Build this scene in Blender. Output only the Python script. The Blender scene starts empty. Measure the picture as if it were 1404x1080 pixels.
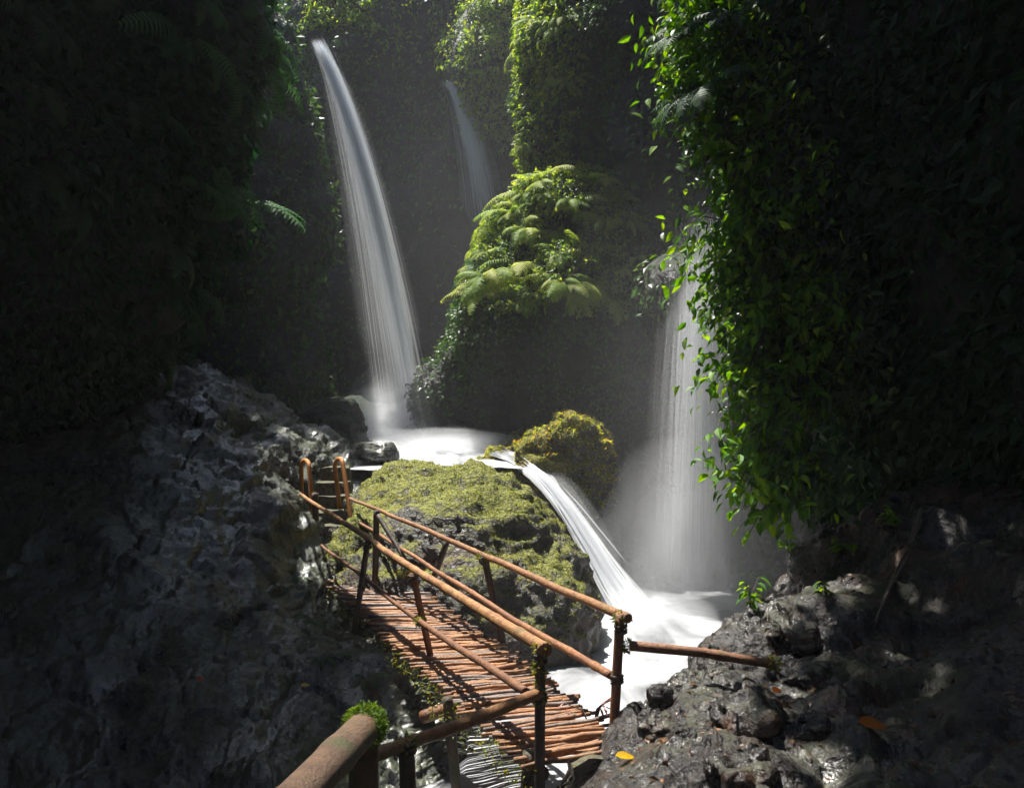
import bpy, math, random
import numpy as np
from mathutils import Matrix, Vector

random.seed(11)
rng = np.random.default_rng(11)
R = math.radians
scene = bpy.context.scene
C = scene.collection

# ------------------------------------------------------------------ camera, sky, sun, exposure
EYE, FPX, CX, HY = 2.2, 1216.0, 702.0, 575.0
cam_d = bpy.data.cameras.new('camera')
cam_d.sensor_width = 36.0
cam_d.lens = 36.0 * FPX / 1404.0
cam_d.shift_y = (HY - 540.0) / 1404.0
cam_d.clip_start = 0.05
cam_d.clip_end = 500
cam = bpy.data.objects.new('camera', cam_d)
C.objects.link(cam)
cam.location = (0, 0, EYE)
cam.rotation_euler = (R(90), 0, 0)
scene.camera = cam

SUN = Vector((-0.22, 0.28, 0.93)).normalized()          # towards the sun: high, from the left behind the falls
world = bpy.data.worlds.new('World')
scene.world = world
world.use_nodes = True
wn = world.node_tree
for n in list(wn.nodes):
    wn.nodes.remove(n)
sky = wn.nodes.new('ShaderNodeTexSky')
sky.sky_type = 'NISHITA'
sky.sun_disc = False
sky.sun_elevation = math.asin(SUN.z)
sky.sun_rotation = math.atan2(SUN.x, SUN.y)
bg = wn.nodes.new('ShaderNodeBackground')
bg.inputs['Strength'].default_value = 0.09
wo = wn.nodes.new('ShaderNodeOutputWorld')
wn.links.new(sky.outputs[0], bg.inputs[0])
wn.links.new(bg.outputs[0], wo.inputs[0])

sun_d = bpy.data.lights.new('sun', 'SUN')
sun_d.energy = 5.0
sun_d.angle = R(0.5)
sun_d.color = (1.0, 0.96, 0.89)
sun = bpy.data.objects.new('sun', sun_d)
C.objects.link(sun)
sun.rotation_euler = SUN.to_track_quat('Z', 'Y').to_euler()
sun.location = (0, 0, 40)

vs = scene.view_settings
vs.view_transform = 'Standard'
vs.look = 'None'
vs.gamma = 1.0
vs.use_curve_mapping = False
vs.exposure = 1.42
scene.render.engine = 'CYCLES'
cy = scene.cycles
cy.use_denoising = True
cy.use_adaptive_sampling = True
cy.adaptive_threshold = 0.025
cy.max_bounces = 9
cy.diffuse_bounces = 6
cy.glossy_bounces = 2
cy.transmission_bounces = 3
cy.transparent_max_bounces = 16
cy.volume_bounces = 2
cy.sample_clamp_indirect = 4.0
cy.caustics_reflective = False
cy.caustics_refractive = False


def P(px, py, d):
    """A point seen at (px, py) in the 1404 x 1080 picture, d metres in front of the camera."""
    return np.array([(px - CX) / FPX * d, d, EYE + (HY - py) / FPX * d])


# ------------------------------------------------------------------ noise
_perm = np.random.default_rng(5).permutation(256)
_perm = np.concatenate([_perm, _perm]).astype(np.int32)
_val = np.random.default_rng(6).uniform(-1, 1, 256).astype(np.float32)


def vnoise(p):
    p = np.asarray(p, np.float32)
    i = np.floor(p).astype(np.int32)
    f = p - i
    u = f * f * f * (f * (f * 6 - 15) + 10)
    i &= 255
    j = (i + 1) & 255
    xs = (_perm[i[:, 0]], _perm[j[:, 0]])
    res = 0
    for a in (0, 1):
        wx = u[:, 0] if a else 1 - u[:, 0]
        for b in (0, 1):
            wy = u[:, 1] if b else 1 - u[:, 1]
            h = _perm[(xs[a] + (j[:, 1] if b else i[:, 1])) & 255]
            for c in (0, 1):
                wz = u[:, 2] if c else 1 - u[:, 2]
                res = res + wx * wy * wz * _val[_perm[(h + (j[:, 2] if c else i[:, 2])) & 255]]
    return res


def fbm(p, freq=1.0, octaves=4, gain=0.5, seed=0.0, ridged=False):
    p = np.asarray(p, np.float32) * freq + seed * 17.31
    s, a = 0, 1.0
    for _ in range(octaves):
        n = vnoise(p)
        if ridged:
            n = 1 - 2 * np.abs(n)
        s = s + a * n
        a *= gain
        p = p * 2.03 + 11.7
    return s


# ------------------------------------------------------------------ objects
def link(o, parent=None):
    C.objects.link(o)
    if parent is not None:
        o.parent = parent
    return o


def tag(o, label=None, cat=None, group=None, kind=None):
    if label: o['label'] = label
    if cat: o['category'] = cat
    if group: o['group'] = group
    if kind: o['kind'] = kind
    return o


def empty(name, loc=(0, 0, 0), rot=(0, 0, 0)):
    o = bpy.data.objects.new(name, None)
    o.empty_display_size = 0.2
    o.location = loc
    o.rotation_euler = rot
    return link(o)


def make_mesh(name, verts, faces, mat=None, smooth=True, tint=None):
    """verts (n,3); faces: int array (m,3|4), or list of such arrays."""
    me = bpy.data.meshes.new(name)
    verts = np.ascontiguousarray(verts, np.float32)
    if isinstance(faces, np.ndarray):
        faces = [faces]
    faces = [np.asarray(f, np.int32) for f in faces if len(f)]
    loops = np.concatenate([f.ravel() for f in faces])
    sizes = np.concatenate([np.full(len(f), f.shape[1], np.int32) for f in faces])
    starts = np.concatenate([[0], np.cumsum(sizes)[:-1]]).astype(np.int32)
    me.vertices.add(len(verts))
    me.vertices.foreach_set('co', verts.ravel())
    me.loops.add(len(loops))
    me.loops.foreach_set('vertex_index', loops)
    me.polygons.add(len(sizes))
    me.polygons.foreach_set('loop_start', starts)
    me.polygons.foreach_set('loop_total', sizes)
    me.polygons.foreach_set('use_smooth', np.full(len(sizes), smooth, bool))
    if tint is not None:
        at = me.attributes.new('tint', 'FLOAT', 'POINT')
        at.data.foreach_set('value', np.asarray(tint, np.float32))
    me.update()
    me.validate()
    if mat is not None:
        me.materials.append(mat)
    return me


def mesh_obj(name, verts, faces, mat, parent=None, origin=None, smooth=True, tint=None):
    verts = np.asarray(verts, np.float32)
    if origin is not None:
        verts = verts - np.asarray(origin, np.float32)
    o = bpy.data.objects.new(name, make_mesh(name, verts, faces, mat, smooth, tint))
    if origin is not None:
        o.location = tuple(float(v) for v in origin)
    return link(o, parent)


def unit(v):
    v = np.asarray(v, float)
    return v / (np.linalg.norm(v, axis=-1, keepdims=True) + 1e-12)


class MB:
    """collects simple pieces of one mesh"""
    def __init__(self):
        self.v, self.q, self.t, self.n = [], [], [], 0

    def add(self, v, q=(), t=()):
        v = np.asarray(v, float).reshape(-1, 3)
        if len(q): self.q.append(np.asarray(q, int) + self.n)
        if len(t): self.t.append(np.asarray(t, int) + self.n)
        self.v.append(v)
        self.n += len(v)

    def tube(self, pts, rad, seg=8, caps=True):
        pts = np.asarray(pts, float)
        n = len(pts)
        rad = np.broadcast_to(np.asarray(rad, float), (n,))
        tan = unit(np.gradient(pts, axis=0))
        ref = np.array([0, 0, 1.0]) if abs(tan[0, 2]) < 0.9 else np.array([1.0, 0, 0])
        rings = []
        a = unit(np.cross(tan[0], ref))
        for i in range(n):
            a = unit(a - tan[i] * np.dot(a, tan[i]))
            b = np.cross(tan[i], a)
            th = np.arange(seg) * 2 * math.pi / seg
            rings.append(pts[i] + rad[i] * (np.cos(th)[:, None] * a + np.sin(th)[:, None] * b))
        v = np.concatenate(rings)
        q = [[i * seg + k, i * seg + (k + 1) % seg, (i + 1) * seg + (k + 1) % seg, (i + 1) * seg + k]
             for i in range(n - 1) for k in range(seg)]
        t = []
        if caps:
            v = np.concatenate([v, pts[:1], pts[-1:]])
            for k in range(seg):
                t.append([(k + 1) % seg, k, n * seg])
                t.append([(n - 1) * seg + k, (n - 1) * seg + (k + 1) % seg, n * seg + 1])
        self.add(v, q, t)

    def arrays(self):
        f = []
        if self.q: f.append(np.concatenate(self.q))
        if self.t: f.append(np.concatenate(self.t))
        return np.concatenate(self.v), f

    def build(self, name, mat, parent=None, origin=None, smooth=True):
        v, f = self.arrays()
        return mesh_obj(name, v, f, mat, parent, origin, smooth)


def to_local(root, p):
    return np.asarray(p, float) - np.array(root.location)


# ------------------------------------------------------------------ implicit rock shapes
def ell(c, r):
    c, r = np.array(c, np.float32), np.array(r, np.float32)

    def f(X, Y, Z):
        x, y, z = (X - c[0]), (Y - c[1]), (Z - c[2])
        k0 = np.sqrt((x / r[0]) ** 2 + (y / r[1]) ** 2 + (z / r[2]) ** 2)
        k1 = np.sqrt((x / r[0] ** 2) ** 2 + (y / r[1] ** 2) ** 2 + (z / r[2] ** 2) ** 2) + 1e-6
        return k0 * (k0 - 1) / k1
    f.box = (c - r, c + r)
    return f


def rock_mesh(shapes, cell, blend=0.5, warp=0.35, warp_freq=0.5, disp=(), seed=0, cut=()):
    """surface nets over a smooth union of ellipsoids; then noise along the normal. cut: shapes carved away."""
    lo = np.min([s.box[0] for s in shapes], axis=0) - 0.6
    hi = np.max([s.box[1] for s in shapes], axis=0) + 0.6
    n = np.maximum(((hi - lo) / cell).astype(int) + 2, 4)
    gx, gy, gz = [lo[a] + cell * np.arange(n[a], dtype=np.float32) for a in range(3)]
    X, Y, Z = np.meshgrid(gx, gy, gz, indexing='ij')
    if warp:
        # coarse warp on a sparse lattice for cheapness
        pts = np.stack([X[::2, ::2, ::2].ravel(), Y[::2, ::2, ::2].ravel(), Z[::2, ::2, ::2].ravel()], 1)
        w = fbm(pts, warp_freq, 3, 0.5, seed).reshape(X[::2, ::2, ::2].shape)
        w = np.repeat(np.repeat(np.repeat(w, 2, 0), 2, 1), 2, 2)[:n[0], :n[1], :n[2]]
    v = None
    for s in shapes:
        d = s(X, Y, Z)
        if v is None:
            v = d
        else:
            h = np.clip(0.5 + 0.5 * (v - d) / blend, 0, 1)
            v = v * (1 - h) + d * h - blend * h * (1 - h)
    if warp:
        v = v + w * warp
    for s in cut:
        v = np.maximum(v, -s(X, Y, Z))
    del X, Y, Z
    ins = v < 0
    cn = (n[0] - 1, n[1] - 1, n[2] - 1)
    ncell = cn[0] * cn[1] * cn[2]
    cidx, cpos, quads = [], [], []
    for ax in range(3):
        sl0 = [slice(None)] * 3; sl1 = [slice(None)] * 3
        sl0[ax] = slice(0, -1); sl1[ax] = slice(1, None)
        m = ins[tuple(sl0)] != ins[tuple(sl1)]
        b, c = (ax + 1) % 3, (ax + 2) % 3
        I = np.nonzero(m)
        ok = (I[b] > 0) & (I[b] < n[b] - 1) & (I[c] > 0) & (I[c] < n[c] - 1)
        I = [k[ok] for k in I]
        J = [k.copy() for k in I]; J[ax] = J[ax] + 1
        v0, v1 = v[tuple(I)], v[tuple(J)]
        t = v0 / (v0 - v1)
        pos = np.stack([k.astype(np.float32) for k in I], 1)
        pos[:, ax] += t
        four = []
        for db, dc in ((-1, -1), (0, -1), (0, 0), (-1, 0)):
            K = [k.copy() for k in I]
            K[b] = K[b] + db; K[c] = K[c] + dc
            f = (K[0] * cn[1] + K[1]) * cn[2] + K[2]
            four.append(f)
            cidx.append(f); cpos.append(pos)
        q = np.stack(four, 1)
        flip = v0 > 0
        q[flip] = q[flip][:, ::-1]
        quads.append(q)
    cidx = np.concatenate(cidx); cpos = np.concatenate(cpos); quads = np.concatenate(quads)
    u, inv = np.unique(cidx, return_inverse=True)
    cnt = np.bincount(inv)
    verts = np.stack([np.bincount(inv, cpos[:, a]) / cnt for a in range(3)], 1) * cell + lo
    remap = {}
    quads = np.searchsorted(u, quads)
    nor = vert_normals(verts, quads)
    for freq, amp, octs, ridged, sd, zs in disp:
        q = verts * np.array([1, 1, zs])
        verts = verts + nor * (fbm(q, freq, octs, 0.5, sd, ridged) * amp)[:, None]
    return verts.astype(np.float32), quads.astype(np.int32)


def vert_normals(v, q):
    a, b, c, d = (v[q[:, k]] for k in (0, 1, 2, 3))
    fn = np.cross(c - a, d - b)
    nor = np.zeros_like(v)
    for k in range(4):
        for ax in range(3):
            nor[:, ax] += np.bincount(q[:, k], fn[:, ax], minlength=len(v))
    return unit(nor)


def sample_surface(v, q, count, mask=None, seed=0):
    """random points and normals on a quad mesh; mask(points, normals) -> probability 0..1"""
    g = np.random.default_rng(seed)
    a, b, c, d = (v[q[:, k]].astype(float) for k in (0, 1, 2, 3))
    fn = np.cross(c - a, d - b)
    area = np.linalg.norm(fn, axis=1)
    nor = fn / (area[:, None] + 1e-12)
    w = area.copy()
    if mask is not None:
        w *= np.clip(mask((a + c) / 2, nor), 0, 1)
    w /= w.sum()
    i = g.choice(len(q), count, p=w)
    s, t = g.random((count, 1)), g.random((count, 1))
    p = (a[i] * (1 - s) + b[i] * s) * (1 - t) + (d[i] * (1 - s) + c[i] * s) * t
    return p, nor[i]


def pxy(p):
    """where world points show in the picture (used only to leave out what the camera can never see)"""
    y = np.maximum(p[:, 1], 0.1)
    return CX + FPX * p[:, 0] / y, HY - FPX * (p[:, 2] - EYE) / y


def frames(axis, up):
    x = unit(axis)
    z = unit(up - x * np.sum(up * x, axis=1, keepdims=True))
    y = np.cross(z, x)
    return np.stack([x, y, z], axis=2)          # columns


def batch(template_v, template_f, pos, axis, up, size, tint=None):
    """many copies of a small shape joined: returns verts, faces, tint"""
    M = frames(axis, up)
    tv = np.asarray(template_v, float)
    n, k = len(pos), len(tv)
    v = np.einsum('nij,kj->nki', M, tv) * np.asarray(size, float).reshape(n, 1, 1) + pos[:, None, :]
    off = (np.arange(n) * k)[:, None, None]
    f = [(np.asarray(t)[None] + off).reshape(-1, np.asarray(t).shape[1]) for t in template_f]
    tt = np.repeat(rng.random(n) if tint is None else tint, k)
    return v.reshape(-1, 3), f, tt


# ------------------------------------------------------------------ materials
def nmat(name):
    m = bpy.data.materials.new(name)
    m.use_nodes = True
    nt = m.node_tree
    for n in list(nt.nodes):
        nt.nodes.remove(n)
    out = nt.nodes.new('ShaderNodeOutputMaterial')
    return m, nt, out


def N(nt, typ, **kw):
    n = nt.nodes.new('ShaderNode' + typ)
    ins = kw.pop('ins', {})
    for k, v in kw.items():
        setattr(n, k, v)
    for k, v in ins.items():
        if isinstance(v, bpy.types.NodeSocket):
            nt.links.new(v, n.inputs[k])
        else:
            n.inputs[k].default_value = v
    return n


def ramp(nt, fac, stops, interp='LINEAR'):
    r = nt.nodes.new('ShaderNodeValToRGB')
    r.color_ramp.interpolation = interp
    e = r.color_ramp.elements
    while len(e) < len(stops):
        e.new(0.5)
    for k, (p, col) in enumerate(stops):
        e[k].position = p
        e[k].color = (*col, 1) if len(col) == 3 else col
    nt.links.new(fac, r.inputs[0])
    return r.outputs[0]


def g3(v):
    return (v, v, v)


def mapr(nt, val, a, b, c=0.0, d=1.0):
    return N(nt, 'MapRange', ins={0: val, 1: a, 2: b, 3: c, 4: d}).outputs[0]


def math_n(nt, op, a, b=0.0):
    return N(nt, 'Math', operation=op, ins={0: a, 1: b}).outputs[0]


def mixc(nt, fac, a, b):
    n = nt.nodes.new('ShaderNodeMix')
    n.data_type = 'RGBA'
    for s, v in ((n.inputs[0], fac), (n.inputs[6], a), (n.inputs[7], b)):
        if isinstance(v, bpy.types.NodeSocket):
            nt.links.new(v, s)
        else:
            s.default_value = (*v, 1) if isinstance(v, tuple) and len(v) == 3 else v
    return n.outputs[2]


def rock_material(name, dark, mid, stain, moss_a, moss_b, moss_lo, moss_hi, rough=(0.22, 0.55), bump=0.06, scale=1.0, up_bias=0.35, spec=0.5, wet=0.0, coat=1.7, stain_lo=0.56):
    m, nt, out = nmat(name)
    co = N(nt, 'TexCoord').outputs['Object']
    n1 = N(nt, 'TexNoise', ins={'Vector': co, 'Scale': 1.3 * scale, 'Detail': 8.0, 'Roughness': 0.65}).outputs[0]
    n2 = N(nt, 'TexNoise', ins={'Vector': co, 'Scale': 9.0 * scale, 'Detail': 8.0, 'Roughness': 0.7}).outputs[0]
    n3 = N(nt, 'TexNoise', ins={'Vector': co, 'Scale': 38.0 * scale, 'Detail': 4.0, 'Roughness': 0.6}).outputs[0]
    n5 = N(nt, 'TexNoise', ins={'Vector': N(nt, 'Mapping', ins={'Vector': co, 'Scale': (1.1, 0.3, 0.3)}).outputs[0], 'Scale': 1.0 * scale, 'Detail': 7.0, 'Roughness': 0.65}).outputs[0]
    vo = N(nt, 'TexVoronoi', feature='F1', ins={'Vector': co, 'Scale': 16.0 * scale}).outputs['Distance']
    base = mixc(nt, mapr(nt, n2, 0.42, 0.70), dark, mid)
    base = mixc(nt, mapr(nt, n1, stain_lo, stain_lo + 0.13, 0.0, 0.8), base, stain)
    nz = N(nt, 'SeparateXYZ', ins={0: N(nt, 'NewGeometry').outputs['Normal']}).outputs[2]
    n4 = N(nt, 'TexNoise', ins={'Vector': co, 'Scale': 0.8 * scale, 'Detail': 6.0, 'Roughness': 0.7}).outputs[0]
    ms = math_n(nt, 'ADD', n4, math_n(nt, 'MULTIPLY', nz, up_bias))
    ms = math_n(nt, 'ADD', ms, math_n(nt, 'MULTIPLY', math_n(nt, 'SUBTRACT', n2, 0.5), 0.45))
    mask = mapr(nt, ms, moss_lo, moss_hi)
    moss = mixc(nt, mapr(nt, n3, 0.35, 0.7), moss_a, moss_b)
    col = mixc(nt, mask, base, moss)
    rgh = mapr(nt, n2, 0.35, 0.7, rough[0], rough[1])
    rgh = math_n(nt, 'ADD', rgh, math_n(nt, 'MULTIPLY', mask, 0.4))
    b = math_n(nt, 'ADD', math_n(nt, 'MULTIPLY', n2, 1.0), math_n(nt, 'MULTIPLY', n3, 0.5))
    b = math_n(nt, 'ADD', b, math_n(nt, 'MULTIPLY', vo, 0.5))
    bp = N(nt, 'Bump', ins={'Height': b, 'Strength': 0.9, 'Distance': bump}).outputs[0]
    bs = N(nt, 'BsdfPrincipled', ins={'Base Color': col, 'Roughness': rgh, 'Normal': bp})
    bs.inputs['Specular IOR Level'].default_value = spec
    if wet:
        cb = N(nt, 'Bump', ins={'Height': math_n(nt, 'ADD', n3, math_n(nt, 'MULTIPLY', vo, 0.6)), 'Strength': 1.0, 'Distance': bump * 0.28}).outputs[0]
        nt.links.new(cb, bs.inputs['Coat Normal'])
        nt.links.new(math_n(nt, 'MULTIPLY', mapr(nt, n5, 0.40, 0.66), wet), bs.inputs['Coat Weight'])
        bs.inputs['Coat Roughness'].default_value = 0.10
        bs.inputs['Coat IOR'].default_value = coat
    nt.links.new(bs.outputs[0], out.inputs[0])
    return m


def leaf_material(name, stops, trans=0.35, rough=0.4, spec=0.4):
    m, nt, out = nmat(name)
    at = N(nt, 'Attribute', attribute_name='tint').outputs['Fac']
    rnd = N(nt, 'ObjectInfo').outputs['Random']
    fac = math_n(nt, 'FRACT', math_n(nt, 'ADD', at, rnd))
    col = ramp(nt, fac, stops)
    co = N(nt, 'TexCoord').outputs['Object']
    nz = N(nt, 'TexNoise', ins={'Vector': co, 'Scale': 22.0, 'Detail': 3.0}).outputs[0]
    col = mixc(nt, mapr(nt, nz, 0.3, 0.75, 0.0, 0.5), col, (0.015, 0.03, 0.008))
    bs = N(nt, 'BsdfPrincipled', ins={'Base Color': col, 'Roughness': rough})
    bs.inputs['Specular IOR Level'].default_value = spec
    hs = N(nt, 'HueSaturation', ins={'Color': col, 'Hue': 0.48, 'Saturation': 1.15, 'Value': 1.7}).outputs[0]
    tr = N(nt, 'BsdfTranslucent', ins={'Color': hs})
    mx = N(nt, 'MixShader', ins={0: trans, 1: bs.outputs[0], 2: tr.outputs[0]})
    nt.links.new(mx.outputs[0], out.inputs[0])
    return m


def pole_material(name, a, b, c, moss, moss_lo=0.62, rough=(0.3, 0.6), scale=1.0):
    """weathered bamboo / rusty pole: streaks along nothing in particular, blotches, a little moss"""
    m, nt, out = nmat(name)
    co = N(nt, 'TexCoord').outputs['Object']
    rnd = N(nt, 'ObjectInfo').outputs['Random']
    off = N(nt, 'VectorMath', operation='ADD', ins={0: co, 1: N(nt, 'CombineXYZ', ins={0: math_n(nt, 'MULTIPLY', rnd, 37.0)}).outputs[0]}).outputs[0]
    n1 = N(nt, 'TexNoise', ins={'Vector': off, 'Scale': 5.0 * scale, 'Detail': 7.0, 'Roughness': 0.7}).outputs[0]
    n2 = N(nt, 'TexNoise', ins={'Vector': off, 'Scale': 45.0 * scale, 'Detail': 5.0, 'Roughness': 0.7}).outputs[0]
    n3 = N(nt, 'TexNoise', ins={'Vector': off, 'Scale': 2.2 * scale, 'Detail': 6.0, 'Roughness': 0.75}).outputs[0]
    col = mixc(nt, mapr(nt, n1, 0.38, 0.62), a, b)
    col = mixc(nt, mapr(nt, n2, 0.48, 0.66, 0, 0.85), col, c)
    n4 = N(nt, 'TexNoise', ins={'Vector': off, 'Scale': 12.0 * scale, 'Detail': 6.0, 'Roughness': 0.8}).outputs[0]
    col = mixc(nt, mapr(nt, n4, 0.56, 0.68, 0, 0.8), col, (c[0] * 0.4, c[1] * 0.45, c[2] * 0.6))
    col = mixc(nt, math_n(nt, 'MULTIPLY', rnd, 0.45), col, c)
    col = mixc(nt, mapr(nt, n3, moss_lo, moss_lo + 0.12), col, moss)
    bp = N(nt, 'Bump', ins={'Height': n2, 'Strength': 0.9, 'Distance': 0.012}).outputs[0]
    bs = N(nt, 'BsdfPrincipled', ins={'Base Color': col, 'Roughness': mapr(nt, n4, 0.3, 0.7, rough[0] + 0.1, rough[1] + 0.15), 'Normal': bp})
    nt.links.new(bs.outputs[0], out.inputs[0])
    return m


M = {}
M['rock'] = rock_material('wet_dark_rock', (0.005, 0.005, 0.006), (0.018, 0.021, 0.030), (0.012, 0.009, 0.006),
                          (0.010, 0.016, 0.004), (0.042, 0.052, 0.012), 0.58, 0.76, rough=(0.16, 0.45), bump=0.04, spec=0.5, wet=1.0, coat=2.0)
M['bank'] = rock_material('wet_brown_rock', (0.005, 0.0035, 0.003), (0.028, 0.018, 0.011), (0.095, 0.034, 0.012),
                          (0.013, 0.020, 0.006), (0.045, 0.045, 0.013), 0.76, 0.94, rough=(0.16, 0.55), bump=0.04, spec=0.5, wet=0.7, coat=1.5, stain_lo=0.53)
M['cliff'] = rock_material('cliff_rock', (0.007, 0.007, 0.008), (0.026, 0.025, 0.026), (0.02, 0.016, 0.012),
                           (0.010, 0.020, 0.008), (0.03, 0.045, 0.015), 0.62, 0.85, rough=(0.4, 0.7), bump=0.12, scale=0.6)
M['boulder'] = rock_material('mossy_boulder_rock', (0.02, 0.018, 0.015), (0.10, 0.09, 0.075), (0.09, 0.045, 0.02),
                             (0.040, 0.058, 0.008), (0.28, 0.27, 0.04), 0.62, 0.76, rough=(0.3, 0.6), bump=0.06, up_bias=0.32)
M['mound'] = rock_material('yellow_moss_rock', (0.02, 0.018, 0.015), (0.09, 0.08, 0.06), (0.10, 0.07, 0.02),
                           (0.07, 0.08, 0.012), (0.22, 0.19, 0.03), 0.45, 0.6, rough=(0.4, 0.7), bump=0.06, up_bias=0.3)
M['stone'] = rock_material('step_stone', (0.035, 0.028, 0.020), (0.19, 0.145, 0.10), (0.10, 0.06, 0.03),
                           (0.03, 0.04, 0.01), (0.09, 0.085, 0.02), 0.72, 0.9, rough=(0.25, 0.6), bump=0.02, scale=2.0)
M['bamboo'] = pole_material('weathered_bamboo', (0.21, 0.092, 0.028), (0.43, 0.22, 0.07), (0.12, 0.045, 0.018), (0.07, 0.075, 0.012), 0.57)
M['bamboo_red'] = pole_material('rust_brown_bamboo', (0.18, 0.066, 0.022), (0.32, 0.135, 0.045), (0.065, 0.028, 0.016), (0.06, 0.07, 0.012), 0.60)
M['post'] = pole_material('dark_mossy_post', (0.035, 0.020, 0.012), (0.10, 0.045, 0.022), (0.02, 0.014, 0.01), (0.035, 0.045, 0.010), 0.52)
M['bamboo_dark'] = pole_material('dark_mossy_bamboo', (0.11, 0.055, 0.026), (0.23, 0.125, 0.055), (0.05, 0.028, 0.018), (0.05, 0.065, 0.012), 0.53, scale=2.5)
M['stick'] = pole_material('deck_stick', (0.25, 0.10, 0.034), (0.50, 0.24, 0.09), (0.17, 0.10, 0.065), (0.08, 0.08, 0.02), 0.74, rough=(0.35, 0.6), scale=1.6)
M['stick_grey'] = pole_material('deck_stick_grey', (0.16, 0.11, 0.085), (0.34, 0.28, 0.25), (0.10, 0.065, 0.05), (0.06, 0.065, 0.02), 0.74, rough=(0.3, 0.55), scale=1.6)
M['orange'] = pole_material('orange_painted_pipe', (0.50, 0.17, 0.014), (0.65, 0.26, 0.025), (0.28, 0.08, 0.014), (0.30, 0.16, 0.02), 0.72, rough=(0.3, 0.5))
M['wood'] = pole_material('dark_branch', (0.03, 0.022, 0.015), (0.07, 0.05, 0.032), (0.02, 0.014, 0.01), (0.03, 0.04, 0.01), 0.55)
M['root'] = pole_material('pale_root', (0.12, 0.09, 0.06), (0.22, 0.17, 0.12), (0.06, 0.045, 0.03), (0.05, 0.06, 0.02), 0.7)

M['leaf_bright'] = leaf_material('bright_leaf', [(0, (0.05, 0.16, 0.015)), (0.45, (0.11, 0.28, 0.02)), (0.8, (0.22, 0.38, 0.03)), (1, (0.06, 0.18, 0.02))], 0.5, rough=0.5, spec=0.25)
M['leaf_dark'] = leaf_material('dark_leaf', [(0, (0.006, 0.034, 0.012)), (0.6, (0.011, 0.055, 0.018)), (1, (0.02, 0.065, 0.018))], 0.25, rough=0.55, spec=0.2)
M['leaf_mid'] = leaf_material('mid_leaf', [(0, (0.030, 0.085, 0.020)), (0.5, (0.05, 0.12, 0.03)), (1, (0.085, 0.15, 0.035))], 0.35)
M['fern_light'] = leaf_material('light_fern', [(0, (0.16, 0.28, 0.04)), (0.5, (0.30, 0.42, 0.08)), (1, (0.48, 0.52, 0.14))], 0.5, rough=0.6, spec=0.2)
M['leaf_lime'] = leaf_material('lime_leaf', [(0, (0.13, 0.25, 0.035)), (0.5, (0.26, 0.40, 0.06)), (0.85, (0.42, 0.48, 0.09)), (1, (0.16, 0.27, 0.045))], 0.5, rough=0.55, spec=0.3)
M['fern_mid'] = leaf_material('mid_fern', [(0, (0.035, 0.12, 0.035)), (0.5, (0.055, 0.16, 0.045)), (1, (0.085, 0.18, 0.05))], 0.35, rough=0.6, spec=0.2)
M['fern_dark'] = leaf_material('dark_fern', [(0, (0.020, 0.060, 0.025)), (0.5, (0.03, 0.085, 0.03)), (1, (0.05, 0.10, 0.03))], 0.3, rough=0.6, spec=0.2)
M['moss'] = leaf_material('moss_tuft', [(0, (0.040, 0.075, 0.010)), (0.3, (0.12, 0.17, 0.018)), (0.6, (0.27, 0.29, 0.035)), (0.85, (0.40, 0.35, 0.05)), (1, (0.07, 0.10, 0.014))], 0.4, rough=0.6)
M['moss_yellow'] = leaf_material('yellow_moss_tuft', [(0, (0.18, 0.26, 0.03)), (0.45, (0.40, 0.44, 0.06)), (0.7, (0.58, 0.52, 0.08)), (0.88, (0.50, 0.34, 0.04)), (1, (0.18, 0.26, 0.03))], 0.6, rough=0.6)
M['moss_green'] = leaf_material('green_moss', [(0, (0.05, 0.12, 0.01)), (0.5, (0.10, 0.19, 0.015)), (1, (0.16, 0.22, 0.02))], 0.3, rough=0.7)
M['leaf_yellow'] = leaf_material('yellow_fallen_leaf', [(0, (0.62, 0.36, 0.01)), (1, (0.70, 0.42, 0.01))], 0.3)
M['leaf_orange'] = leaf_material('orange_fallen_leaf', [(0, (0.50, 0.13, 0.02)), (1, (0.55, 0.17, 0.02))], 0.3)
M['leaf_red'] = leaf_material('red_leaf', [(0, (0.30, 0.025, 0.02)), (1, (0.36, 0.05, 0.03))], 0.3)


def foam_material(name, lo, hi, white, grey, alpha_lo=1.0):
    m, nt, out = nmat(name)
    co = N(nt, 'TexCoord').outputs['Object']
    st = N(nt, 'Mapping', ins={'Vector': co, 'Scale': (1.0, 0.45, 1.0), 'Rotation': (0, 0, R(25))}).outputs[0]
    n1 = N(nt, 'TexNoise', ins={'Vector': st, 'Scale': 1.6, 'Detail': 5.0, 'Roughness': 0.5, 'Distortion': 0.6}).outputs[0]
    fac = mapr(nt, n1, lo, hi)
    col = mixc(nt, fac, grey, white)
    bs = N(nt, 'BsdfPrincipled', ins={'Base Color': col, 'Roughness': 0.35})
    bs.inputs['Specular IOR Level'].default_value = 0.3
    nt.links.new(bs.outputs[0], out.inputs[0])
    return m


M['foam'] = foam_material('white_water', 0.36, 0.62, (0.46, 0.47, 0.49), (0.09, 0.095, 0.10))
M['foam_stream'] = foam_material('white_stream', 0.35, 0.68, (0.62, 0.63, 0.65), (0.10, 0.11, 0.12))

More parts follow.
